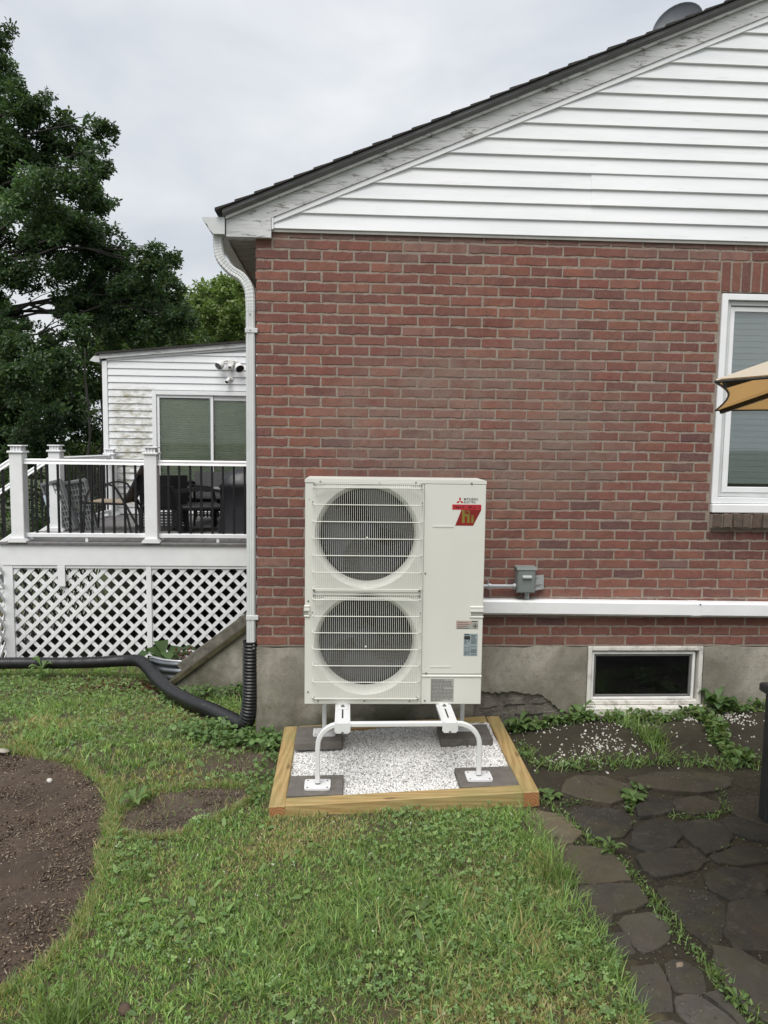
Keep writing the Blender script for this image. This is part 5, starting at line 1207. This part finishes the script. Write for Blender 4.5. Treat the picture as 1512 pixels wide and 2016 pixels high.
tree('oak_tree', 'big dark green oak at the left edge reaching above the deck', (-8.3, 12.6, -.8), OAK+[(-7.0, 12, 4.5, .5), (-5.6, 12, 5.0, .45), (-5.9, 12, 4.2, .42)], (.075, .12), LEAF_OAK, 92, [(.060, .104, .048), (.048, .086, .044), (.085, .130, .050), (.064, .108, .058)], 11, .38, (-8.0, 12.4, 9.5), 'trees behind the deck', limb_r=.028)
BACK = [(-5.09, 23.43, 6.9, 0.68), (-4.11, 22.69, 7.15, 0.74), (-3.6, 24.21, 7.54, 0.7), (-4.83, 24.54, 6.32, 0.89), (-4.01, 25.59, 6.7, 0.92), (-5.25, 22.8, 5.32, 0.75), (-2.93, 25.09, 7.24, 0.81), (-6.18, 23.59, 5.21, 0.77), (-4.24, 24.48, 5.55, 0.89), (-2.95, 23.65, 5.85, 0.87), (-2.06, 24.36, 6.55, 0.99)]
tree('background_tree', 'lighter green tree far behind the roof of the sided room', (-4.2, 24.5, -1), BACK, (.13, .20), LEAF_SIMPLE, 38, [(.15, .215, .07), (.18, .24, .085), (.12, .18, .06)], 12, .2, None, 'trees behind the deck')
MID = [(-6.55, 17.41, 4.63, 0.54), (-6.29, 15.5, 3.59, 0.47), (-6.92, 16.65, 2.67, 0.49), (-7.2, 16.77, 1.65, 0.59), (-7.0, 17.91, 1.8, 0.46), (-5.58, 15.41, 4.4, 0.49), (-5.49, 17.04, 4.61, 0.53), (-5.79, 15.49, 5.08, 0.41), (-5.21, 17.64, 4.83, 0.45), (-6.94, 15.61, 0.98, 0.56), (-7.1, 17.68, 0.73, 0.61)]
tree('background_tree', 'slim yellow green tree between the oak and the sided room', (-6.4, 16.6, -.9), MID, (.09, .15), LEAF_SIMPLE, 42, [(.09, .145, .045), (.12, .17, .055), (.075, .12, .04)], 13, .12, None, 'trees behind the deck')
tree('sapling', 'thin bare stemmed sapling just left of the sided room', (-4.52, 10, -.7), [(-4.55, 10, 3.7, .30), (-4.75, 10.1, 2.75, .26), (-4.30, 9.9, 2.45, .24), (-4.7, 10.2, 3.2, .22)], (.09, .13), LEAF_SIMPLE, 15, [(.04, .075, .024), (.055, .095, .03)], 14, .045, (-4.55, 10, 3.8), 'trees behind the deck', 9, limb_r=.02)
T3 = [(-6.05, 13.07, 3.99, 0.58), (-6.38, 15.43, 4.39, 0.57), (-6.96, 13.27, 3.75, 0.67), (-6.17, 15.73, 3.34, 0.5), (-6.66, 14.26, 2.46, 0.65), (-7.34, 14.02, 1.81, 0.64), (-6.12, 14.7, 2.22, 0.48), (-8.29, 14.86, 3.37, 0.73), (-7.9, 12.91, 2.4, 0.72), (-6.36, 12.91, 3.26, 0.57), (-6.47, 14.85, 3.4, 0.56), (-8.28, 15.04, 2.06, 0.67)]
tree('background_tree', 'dark green tree low behind the deck stairs under the oak', (-7.0, 14.3, -.9), T3, (.09, .14), LEAF_SIMPLE, 46, [(.05, .085, .036), (.062, .10, .04), (.042, .072, .034)], 17, .14, None, 'trees behind the deck')
T4 = [(-6.69, 19.17, 6.27, 0.72), (-5.53, 18.35, 6.22, 0.7), (-4.9, 18.64, 6.21, 0.63), (-5.8, 17.13, 5.19, 0.66), (-5.42, 19.11, 5.34, 0.72), (-4.17, 16.68, 5.09, 0.58), (-3.8, 17.71, 4.72, 0.61), (-6.54, 17.21, 5.33, 0.66), (-5.53, 17.71, 4.54, 0.68), (-6.41, 17.18, 4.46, 0.59), (-4.4, 16.71, 4.44, 0.58), (-7.11, 18.09, 6.21, 0.55)]
tree('background_tree', 'mid green tree close behind the left end of the shed roof', (-5.5, 18, -.9), T4, (.10, .16), LEAF_SIMPLE, 40, [(.085, .135, .046), (.11, .16, .055), (.07, .112, .04)], 18, .16, None, 'trees behind the deck')
T5 = [(-4.46, 21.6, 6.76, 0.64), (-3.62, 20.82, 7.06, 0.65), (-3.01, 21.37, 7.27, 0.67), (-5.1, 22.14, 6.14, 0.65), (-3.88, 20.31, 5.87, 0.71), (-2.95, 19.71, 5.96, 0.7), (-2.33, 21.5, 6.79, 0.71), (-4.58, 21.25, 5.14, 0.63), (-3.59, 21.61, 5.21, 0.72), (-2.58, 20.65, 5.45, 0.69), (-4.98, 20.39, 6.53, 0.47)]
tree('background_tree', 'bright green tree above the shed roof next to the downspout', (-3.6, 21, -1), T5, (.12, .18), LEAF_SIMPLE, 36, [(.14, .20, .065), (.17, .23, .08), (.115, .17, .055)], 19, .16, None, 'trees behind the deck')
SH = [(-6.46, 10.44, 1.0, .6), (-5.85, 10.4, .8, .6), (-4.6, 10.4, .8, .55), (-5.1, 9.6, .3, .55), (-5.59, 10.48, .0, .55), (-4.2, 9.9, .1, .5), (-3.7, 9.6, .4, .5), (-6.3, 9.9, .1, .6), (-7.2, 10.2, .5, .7)]
tree('shrub', 'dense dark shrub seen through the stair railing', (-5.3, 10.2, -.7), SH, (.08, .13), LEAF_SIMPLE, 24, [(.032, .058, .020), (.045, .078, .025)], 15, .07, None, None, 14, 'shrub', .03)
SH2 = [(-9.0, 15.5, .8, 1.1), (-7.4, 19.5, 1.0, 1.2), (-5.6, 20, .8, 1.2), (-10.8, 14, 1.0, 1.2), (-4.2, 19, .6, 1.1), (-9.6, 18, 2.2, 1.2)]
tree('shrub', 'pale green thicket far behind the oak trunk', (-7.3, 18, -1), SH2, (.13, .2), LEAF_SIMPLE, 13, [(.06, .10, .03), (.08, .125, .04)], 16, .1, None, None, 14, 'shrub', .04)

# ------------------------------------------------------------------ lawn
def jit(x, y): return x+(fbm(x, y, 7, 11)-.5)*.26, y+(fbm(x, y, 7, 15)-.5)*.26
def hose_d(x, y):
    hx = np.array([p[0] for p in HP[4:]]); hy = np.array([p[1] for p in HP[4:]]); d = np.full(x.shape, 9.)
    for i in range(len(hx)-1):
        ax_, ay, bx, by = hx[i], hy[i], hx[i+1], hy[i+1]; t = np.clip(((x-ax_)*(bx-ax_)+(y-ay)*(by-ay))/((bx-ax_)**2+(by-ay)**2), 0, 1); d = np.minimum(d, np.hypot(x-ax_-t*(bx-ax_), y-ay-t*(by-ay)))
    return d
def lawn(x, y, g, soft=True):
    jx, jy = jit(x, y)
    k = ~inpoly(jx, jy, MULCH) & ~inpoly(jx, jy, PATCH) & ~inpoly(jx, jy, PATCH2) & (x+(fbm(x, y, 7, 11)-.5)*.12 < lawn_edge(y)-.075)
    k &= ~((x > BED[0]-.01) & (x < BED[1]+.01) & (y > BED[2]-.008) & (y < BED[3]+.05)) & ~((x > -.02) & (y > -.015)) & (y < 2.5)
    k &= ~((x > .2) & (y > -1.17)); k &= ~((x > -.92) & (y > 1.1)); k &= hose_d(x, y) > .035
    return k
def blades(x, y, h, w_, cols, name, label, g, lean=.55, z=None, cat='grass'):
    n = len(x); z = zg(x, y) if z is None else z; a = g.uniform(0, 2*np.pi, n); ln = g.uniform(.25, 1., n)*lean; b_ = g.uniform(0, 2*np.pi, n)
    dx, dy = np.cos(b_)*ln, np.sin(b_)*ln; wx, wy = np.cos(a)*w_/2, np.sin(a)*w_/2
    V = np.zeros((n, 5, 3)); cb = np.sqrt(np.clip(1-ln**2*.85, .12, 1))
    V[:, 0] = np.stack([x-wx, y-wy, z-.006], 1); V[:, 1] = np.stack([x+wx, y+wy, z-.006], 1)
    mx_, my = x+dx*h*.42, y+dy*h*.42; mz = z+h*.55*cb
    V[:, 2] = np.stack([mx_+wx*.85, my+wy*.85, mz], 1); V[:, 3] = np.stack([mx_-wx*.85, my-wy*.85, mz], 1); V[:, 4] = np.stack([x+dx*h*1.1, y+dy*h*1.1, z+h*cb*.92], 1)
    b0 = 5*np.arange(n)[:, None]; F = np.concatenate([b0+np.array([[0, 1, 2]]), b0+np.array([[0, 2, 3]]), b0+np.array([[3, 2, 4]])]); C = np.repeat(cols, 5, 0)
    return V.reshape(-1, 3), F, C
g = np.random.default_rng(77)
GC = np.array([(.245, .375, .120), (.285, .410, .135), (.205, .330, .112), (.320, .415, .145), (.245, .365, .160)]); DC = np.array([(.46, .38, .20), (.40, .35, .16), (.52, .44, .27)])
VV, FF, CC = [], [], []; off = 0
def push(V, F, C):
    global off
    VV.append(V); FF.append(F+off); CC.append(C); off += len(V)
def lawn_patch(n, bx, hr, wr, seed):
    g = np.random.default_rng(seed); x = g.uniform(bx[0], bx[1], n); y = g.uniform(bx[2], bx[3], n); q = int(n*.6); tc_ = g.integers(q, n, q)[:]; tc_ = q+(tc_-q)//9; x[:q] = x[tc_]+g.normal(0, .011, q); y[:q] = y[tc_]+g.normal(0, .011, q); k = lawn(x, y, g); x, y = x[k], y[k]
    thin = fbm(x, y, 2.2, 71); k = g.random(len(x)) < .32+1.1*sst(thin, .28, .62); x, y = x[k], y[k]; n = len(x); tall = sst(fbm(x, y, 1.7, 81), .5, .8)
    h = g.uniform(hr[0], hr[1], n)*(.75+1.2*tall)*np.where(g.random(n) < .06, 1.9, 1.); ed = np.exp(-np.abs(lawn_edge(y)-x)/.10)+np.exp(-np.abs(y-BED[2])/.05)*(x > .2)*(x < 1.67); h *= 1+np.clip(ed, 0, 1)*g.uniform(0, .6, n)
    dry = sst(fbm(x, y, 1.3, 91), .46, .66); c = GC[g.integers(0, 5, n)]*g.uniform(.35, 1.5, (n, 1)); hue = fbm(x, y, .9, 95)[:, None]; c = c*(1-.35*(hue-.5))
    isd = g.random(n) < .09+.5*dry; c[isd] = DC[g.integers(0, 3, isd.sum())]*g.uniform(.7, 1.2, (isd.sum(), 1))
    push(*blades(x, y, h, g.uniform(wr[0], wr[1], n), c, '', '', g, 1.05))
lawn_patch(150000, (-1.2, 1.85, -3.1, -1.15), (.015, .040), (.0025, .0068), 1)
lawn_patch(110000, (-3.9, .22, -1.3, 2.5), (.02, .05), (.0035, .0075), 2)
lawn_patch(14000, (-1.3, 1.85, -5.2, -3.1), (.03, .06), (.004, .008), 3)
g = np.random.default_rng(55)
ME = [(-1.702, -.072), (-1.466, -.16), (-1.096, -.365), (-.776, -.725), (-.66, -1.0), (-.596, -1.298), (-.488, -1.815), (-.488, -2.118), (-.565, -2.315), (-.7, -2.5)]
def along(pts, n, w_, g):
    k = g.integers(0, len(pts)-1, n); t = g.random(n); a = np.array(pts); q = a[k]*(1-t)[:, None]+a[k+1]*t[:, None]; return q[:, 0]+g.normal(0, w_, n), q[:, 1]+g.normal(0, w_, n)
x, y = along(ME, 5200, .022, g); c = GC[g.integers(0, 5, 5200)]*g.uniform(.6, 1.2, (5200, 1)); dd = g.random(5200) < .45; c[dd] = DC[g.integers(0, 3, dd.sum())]*g.uniform(.6, 1., (dd.sum(), 1)); push(*blades(x, y, g.uniform(.02, .065, 5200), g.uniform(.0025, .005, 5200), c, '', '', g, 1.12))
x, y = along(PATCH+PATCH[:1], 2600, .014, g); c = GC[g.integers(0, 5, 2600)]*g.uniform(.6, 1.2, (2600, 1)); dd = g.random(2600) < .5; c[dd] = DC[g.integers(0, 3, dd.sum())]*g.uniform(.6, 1., (dd.sum(), 1)); push(*blades(x, y, g.uniform(.02, .06, 2600), g.uniform(.0025, .005, 2600), c, '', '', g, 1.12))
x = g.uniform(-.66, .15, 1500); y = g.uniform(-1.38, -.3, 1500); k = (inpoly(x, y, PATCH) | inpoly(x, y, PATCH2)) & (fbm(x, y, 6, 201)+g.uniform(-.1, .1, 1500) > .52); x, y = x[k], y[k]; n = len(x); c = GC[g.integers(0, 5, n)]*g.uniform(.5, 1.1, (n, 1)); dd = g.random(n) < .6; c[dd] = DC[g.integers(0, 3, dd.sum())]*g.uniform(.5, .9, (dd.sum(), 1)); push(*blades(x, y, g.uniform(.015, .045, n), g.uniform(.002, .004, n), c, '', '', g, 1.12))
np_mesh('grass', np.concatenate(VV), np.concatenate(FF), 'grass_blades', None, np.concatenate(CC)).__setitem__('kind', 'stuff')

# clover and broad leaved ground cover
ROUND = (np.array([(0, 0, 0), (.35, .36, .05), (.8, .42, .06), (1, 0, .04), (.8, -.42, .06), (.35, -.36, .05)]), np.array([(0, 1, 5), (1, 2, 4), (1, 4, 5), (2, 3, 4)]))
VV, FF, CC = [], [], []; off = 0
def cover(n, bx, mask, size, shape, hr, cols, seed, three=False, up_=1.6):
    g = np.random.default_rng(seed); x = g.uniform(bx[0], bx[1], n); y = g.uniform(bx[2], bx[3], n); k = mask(x, y, g); x, y = x[k], y[k]; n = len(x); z = zg(x, y)+g.uniform(hr[0], hr[1], n)
    c = np.array(cols)[g.integers(0, len(cols), n)]*g.uniform(.7, 1.3, (n, 1)); P = np.stack([x, y, z], 1)
    if not three: push(*leaves(P, size, shape, c, g, up_)); return
    T, TF = shape; kk = len(T); a, b_, nn_ = rotm(n, g, up_); s_ = g.uniform(size[0], size[1], (n, 1, 1))
    for r_ in range(3):
        an = 2*math.pi*r_/3; a2 = a*math.cos(an)+b_*math.sin(an); b2 = -a*math.sin(an)+b_*math.cos(an)
        V = P[:, None]+s_*(a2[:, None]*T[None, :, :1]+b2[:, None]*T[None, :, 1:2]+nn_[:, None]*T[None, :, 2:3]); push(V.reshape(-1, 3), (TF[None]+kk*np.arange(n)[:, None, None]).reshape(-1, 3), np.repeat(c, kk, 0))
CL = [(.165, .265, .10), (.14, .235, .09), (.195, .30, .11), (.215, .31, .105)]
lm = lambda th, s_, sd: (lambda x, y, g: lawn(x, y, g) & (fbm(x, y, s_, sd)+g.uniform(-.08, .08, x.shape) > th))
cover(9000, (-1.2, 1.8, -3.1, -1.15), lm(.50, 1.5, 131), (.008, .014), ROUND, (.012, .045), CL, 21, True)
cover(10000, (-3.9, .15, -1.3, 2.5), lm(.47, 1.5, 131), (.009, .016), ROUND, (.015, .05), CL, 22, True)
cover(1100, (-1.2, 1.8, -3.1, -1.15), lm(.46, 2.4, 141), (.03, .065), LEAF_SIMPLE, (.005, .03), [(.15, .245, .08), (.175, .27, .09), (.13, .22, .072)], 23, up_=.9)
cover(1500, (-3.9, .15, -1.2, 2.5), lm(.46, 2.4, 141), (.03, .075), LEAF_SIMPLE, (.005, .04), [(.11, .18, .056), (.13, .20, .064)], 24, up_=.9)
# ground ivy in the corner by the hose
def near(pts, w_):
    def f(x, y, g):
        d = np.full(x.shape, 9.)
        for (ax_, ay), (bx, by) in zip(pts[:-1], pts[1:]):
            t = np.clip(((x-ax_)*(bx-ax_)+(y-ay)*(by-ay))/((bx-ax_)**2+(by-ay)**2+1e-9), 0, 1); d = np.minimum(d, np.hypot(x-ax_-t*(bx-ax_), y-ay-t*(by-ay)))
        return (d+(fbm(x, y, 5, 151)-.5)*w_*1.6 < w_) & ~((x > BED[0]) & (x < BED[1]) & (y > BED[2]) & (y < BED[3])) & ~((x > 0) & (y > -.008))
    return f
IV = [(.13, .215, .072), (.155, .24, .082), (.11, .185, .068)]
cover(2400, (-.7, .22, -.5, .55), near([(-.45, .1), (-.2, -.02), (-.05, -.15), (.05, -.2)], .15), (.022, .042), ROUND, (.02, .09), IV, 31)
cover(1100, (-.5, .25, -1.2, -.2), near([(.17, -.2), (.12, -.6), (.1, -.85), (.15, -1.15)], .06), (.016, .034), ROUND, (.01, .06), IV, 32)
cover(1600, (-.9, 0, .8, 1.25), near([(-.8, 1.05), (-.1, 1.1)], .12), (.02, .04), ROUND, (.01, .12), IV, 33)
# weeds at the right: along the wall, the old path edge and the patio joints
WALLW = [(1.75, -.10), (2.1, -.10), (2.3, -.14), (2.7, -.20), (3.1, -.10), (3.6, -.06), (4.2, -.08)]; ROWW = [(1.72, -.45), (1.80, -.74), (2.2, -.76), (2.6, -.78), (3.0, -.84), (3.5, -.9), (4.2, -.9)]
LINKW = [(3.05, -.15), (3.05, -.35), (2.98, -.55), (3.0, -.8)]; MIDW = [(2.42, -.16), (2.55, -.35), (2.56, -.75)]
JOINT = [(1.66, -1.05), (1.74, -1.2), (1.825, -1.45), (1.933, -1.685), (1.96, -2.0), (1.952, -2.265), (2.003, -2.41), (1.999, -2.565), (2.036, -2.697), (2.06, -3.0)]
JOINT2 = [(2.27, -1.05), (2.17, -1.19), (2.12, -1.25)]; JOINT3 = [(2.33, -1.31), (2.5, -1.33), (2.66, -1.28), (2.72, -1.10)]; JOINT4 = [(1.80, -1.15), (1.95, -1.13)]
for k, (pts, w_, n, sz) in enumerate(((WALLW, .05, 4600, (.018, .042)), (ROWW, .05, 4600, (.02, .045)), (LINKW, .05, 1900, (.022, .05)), (MIDW, .04, 900, (.015, .035)), (JOINT, .030, 9500, (.010, .026)), (JOINT2, .035, 500, (.02, .035)), (JOINT3, .022, 1600, (.012, .026)), (JOINT4, .02, 700, (.01, .024)), ([(1.66, -1.53), (1.85, -1.53), (1.92, -1.6)], .018, 900, (.008, .02)), ([(2.0, -1.46), (2.12, -1.36), (2.2, -1.3)], .014, 500, (.008, .02)), ([(2.62, -1.55), (2.4, -1.66), (2.34, -1.72)], .012, 500, (.008, .018)))):
    xs = [p[0] for p in pts]; ys = [p[1] for p in pts]; cover(n, (min(xs)-.1, max(xs)+.1, min(ys)-.1, max(ys)+.1), near(pts, w_), sz, ROUND if k in (0, 2, 5) else LEAF_SIMPLE, (.004, .06 if k < 4 else .03), IV+[(.085, .13, .035), (.10, .13, .04)], 40+k, up_=1.0)
np_mesh('ground_cover', np.concatenate(VV), np.concatenate(FF), 'weed_leaves', None, np.concatenate(CC)).__setitem__('kind', 'stuff')
VV, FF, CC = [], [], []; off = 0
for k, (pts, w_, n, hr) in enumerate(((WALLW, .05, 1300, (.03, .09)), (ROWW, .055, 2700, (.03, .12)), (MIDW, .05, 900, (.05, .17)), (JOINT, .03, 5000, (.015, .06)), (LINKW, .05, 900, (.03, .1)), (JOINT3, .02, 700, (.02, .05)), ([(1.58, -1.26), (1.60, -1.7), (1.60, -2.0), (1.62, -2.3), (1.62, -2.7)], .04, 2200, (.04, .11)))):
    g = np.random.default_rng(60+k); xs = [p[0] for p in pts]; ys = [p[1] for p in pts]; x = g.uniform(min(xs)-.1, max(xs)+.1, n); y = g.uniform(min(ys)-.1, max(ys)+.1, n); q = near(pts, w_)(x, y, g); x, y = x[q], y[q]; n = len(x)
    c = GC[g.integers(0, 5, n)]*g.uniform(.75, 1.3, (n, 1)); push(*blades(x, y, g.uniform(hr[0], hr[1], n), g.uniform(.003, .006, n), c, '', '', g, .9))
o = np_mesh('tall_grass', np.concatenate(VV), np.concatenate(FF), 'grass_blades', None, np.concatenate(CC)); o['kind'] = 'stuff'

# single weeds and tufts that stand out
def tuft(label, x, y, n, h, w_, spread, cols, seed, lean=.9):
    g = np.random.default_rng(seed); px = x+g.normal(0, spread, n); py = y+g.normal(0, spread, n); c = np.array(cols)[g.integers(0, len(cols), n)]*g.uniform(.75, 1.25, (n, 1)); V, F, C = blades(px, py, g.uniform(h*.45, h, n), g.uniform(w_*.6, w_, n), c, '', '', g, lean)
    o = np_mesh('grass_tuft', V, F, 'grass_blades', None, C); tag(o, label, 'grass tuft', 'tufts of tall grass')
TG = [(.15, .215, .065), (.175, .24, .08), (.125, .19, .056)]
tuft('tall bright grass tuft at the lower left of the lawn', -.36, -2.56, 130, .20, .009, .07, TG, 1)
tuft('tall grass tuft standing below the basement window', 2.57, -.48, 120, .20, .006, .045, TG, 2)
tuft('grass tuft at the left end of the lawn beside the mulch', -.33, -1.72, 45, .11, .007, .03, TG, 3)
tuft('long bent grass tuft at the middle of the patio edge', 1.57, -1.86, 100, .17, .006, .05, TG, 4)
tuft('wide bladed tuft in the lower right patio joint', 1.985, -2.46, 16, .07, .010, .012, TG, 5)
def rosette(label, x, y, n, L_, wd_, rise, cols, seed, stem=0.):
    g = np.random.default_rng(seed); t = MB(); z = float(zg(x, y))
    for k in range(n):
        a = 2*math.pi*k/n*1.0+g.uniform(-.3, .3); l = L_*g.uniform(.65, 1.1); c = tuple(np.array(cols[k % len(cols)])*g.uniform(.8, 1.2)); z0 = z+stem*g.uniform(.2, 1); ri = rise*g.uniform(.5, 1.2); d = Vector((math.cos(a), math.sin(a), 0)); s_ = Vector((-d.y, d.x, 0)); V = []
        for u_, w2, hh in ((0, .12, 0), (.22, .25, .35), (.45, .8, .8), (.68, 1, 1.0), (.88, .62, .85), (1, .05, .55)):
            p = Vector((x, y, z0))+d*(l*u_)+Vector((0, 0, ri*l*hh)); V += [tuple(p-s_*(wd_*w2/2)+Vector((0, 0, .004))), tuple(p), tuple(p+s_*(wd_*w2/2)+Vector((0, 0, .004)))]
        t.add(V, [(i*3+j, i*3+j+1, (i+1)*3+j+1, (i+1)*3+j) for i in range(5) for j in range(2)], 0, c)
    if stem: t.tube([(x, y, z-.01), (x+.005, y, z+stem)], .003, 5, 0, (.08, .11, .04))
    o = t.build('weed', 'weed_leaves', None, True, usecol=True); tag(o, label, 'weed', 'single weeds')
WC = [(.125, .20, .066), (.105, .175, .058), (.14, .215, .078)]
rosette('broad leaved green plant behind the hose below the lattice', -1.18, 2.28, 13, .30, .15, .6, [(.055, .10, .035), (.068, .118, .04)], 1, .12)
rosette('leafy weed with narrow leaves in the long patio joint', 1.905, -1.60, 9, .085, .02, .35, WC, 2, .06)
rosette('round leaved weed on the patio right of the timber corner', 2.20, -1.13, 10, .075, .05, .4, WC, 3, .02)
rosette('long leaved weed at the lower right corner of the patio', 2.01, -2.60, 8, .055, .017, .7, WC, 4)
rosette('dark round leaf growing in the gravel against the right timber', 1.535, -.72, 4, .06, .055, .3, [(.035, .075, .03)], 5, .03)
rosette('leafy weed at the foot of the broken foundation patch', 1.80, -.10, 12, .13, .045, .6, WC, 6, .03)
rosette('bushy weed at the right end of the basement sill', 3.22, -.07, 18, .13, .075, .7, [(.06, .11, .036), (.075, .13, .042)], 7, .07)
rosette('small leafy weed at the left end of the basement sill', 2.24, -.06, 9, .10, .05, .8, WC, 8, .03)
rosette('spindly weed before the hose at the left', -2.25, 1.96, 9, .12, .06, .7, WC, 9, .12)
rosette('large leaved weed beside the bare earth patch at the left', -.55, -.98, 6, .10, .04, .7, WC, 10)
rosette('broad leaved weed just outside the front right timber corner', 1.76, -1.06, 7, .085, .04, .45, WC, 11)
rosette('broad pale weed in the middle of the lawn', .93, -2.05, 7, .075, .04, .5, [(.12, .17, .05), (.10, .155, .048)], 12)

# ------------------------------------------------------------------ loose litter
MC = [(.10, .07, .048), (.12, .085, .062), (.045, .03, .025), (.17, .13, .10), (.095, .066, .05), (.24, .20, .165)]
def inmul(n, g):
    x = g.uniform(-3.6, -.3, n); y = g.uniform(-3.0, .1, n); jx, jy = jit(x, y); k = inpoly(jx, jy, MULCH) & (g.random(n) < .3+.9*sst(fbm(x, y, 1.4, 161), .35, .65)); return x[k], y[k]
o = chips(42000, inmul, lambda x, y: zg(x, y)-.010, (.0025, .0075), MC, 'mulch_chips', 'chips', .35, 5); o['kind'] = 'stuff'
o = chips(16000, inmul, lambda x, y: zg(x, y)-.008, (.0016, .0035), [(.30, .24, .17), (.22, .165, .115), (.40, .34, .26), (.26, .18, .11)], 'mulch_straw', 'chips', .3, 15, 4.); o['kind'] = 'stuff'
o = chips(900, inmul, lambda x, y: zg(x, y)-.010, (.006, .017), [(.060, .042, .030), (.085, .06, .043), (.045, .031, .024)], 'soil_clods', 'chips', .6, 25); o['kind'] = 'stuff'
def inpat(n, g):
    x = g.uniform(-.6, .2, n); y = g.uniform(-1.35, -.3, n); k = inpoly(x, y, PATCH) | inpoly(x, y, PATCH2); return x[k], y[k]
o = chips(5200, inpat, lambda x, y: zg(x, y)-.012, (.002, .007), MC, 'soil_crumbs', 'chips', .5, 6); o['kind'] = 'stuff'
PC = [(.62, .60, .55), (.52, .50, .45), (.66, .65, .61), (.42, .40, .35)]
def inpeb(n, g):
    x = g.uniform(1.72, 4.2, n); y = g.uniform(-.85, -.012, n); d = .04+.9*np.exp(-((x-2.6)/.55)**2-((y+.14)/.09)**2)+.75*np.exp(-((x-3.25)/.35)**2-((y+.2)/.10)**2)+.55*np.exp(-((x-2.15)/.25)**2-((y+.5)/.16)**2)
    k = g.random(n) < d*(.25+1.2*sst(fbm(x, y, 6, 171), .4, .65)); return x[k], y[k]
o = chips(6000, inpeb, lambda x, y: zg(x, y)+.002, (.005, .010), PC, 'scattered_pebbles', 'marble_chips', .6, 7); o['kind'] = 'stuff'
def inlit(n, g):
    x = g.normal(-1.35, .28, n); y = g.normal(1.65, .16, n); return x, y
g = np.random.default_rng(9); x, y = inlit(700, g); x2, y2 = g.normal(-.97, .05, 60), g.normal(2.05, .05, 60); P = np.stack([x, y, zg(x, y)+g.uniform(.002, .02, len(x))], 1); P2 = np.stack([x2, y2, zg(x2, y2)+g.uniform(.15, .26, 60)], 1); P = np.concatenate([P, P2]); c = np.array([(.10, .045, .025), (.14, .07, .035), (.07, .035, .022)])[g.integers(0, 3, len(P))]*g.uniform(.7, 1.3, (len(P), 1))
V, F, C = leaves(P, (.03, .06), LEAF_SIMPLE, c, g, 1.2); o = np_mesh('dead_leaves', V, F, 'weed_leaves', None, C); o['kind'] = 'stuff'
def inpt(n, g):
    x = g.uniform(1.6, 3.2, n); y = g.uniform(-2.9, -.9, n); k = x > lawn_edge(y); return x[k], y[k]
o = chips(5000, inpt, lambda x, y: zg(x, y)+.012, (.0015, .005), [(.12, .10, .07), (.2, .18, .14), (.06, .05, .04)], 'patio_crumbs', 'chips', .5, 8); o['kind'] = 'stuff'
# small white clover flowers
g = np.random.default_rng(31); x = g.uniform(-.6, 1.7, 420); y = g.uniform(-2.9, -1.2, 420); k = lawn(x, y, g) & (g.random(420) < .16); x, y = x[k], y[k]
P = np.stack([x, y, zg(x, y)+.045], 1); P = np.repeat(P, 5, 0)+g.normal(0, .003, (len(P)*5, 3)); V, F, C = leaves(P, (.004, .008), ROUND, np.tile(np.array([(.55, .55, .48)]), (len(P), 1)), g, .5); o = np_mesh('clover_flowers', V, F, 'weed_leaves', None, C); o['kind'] = 'stuff'
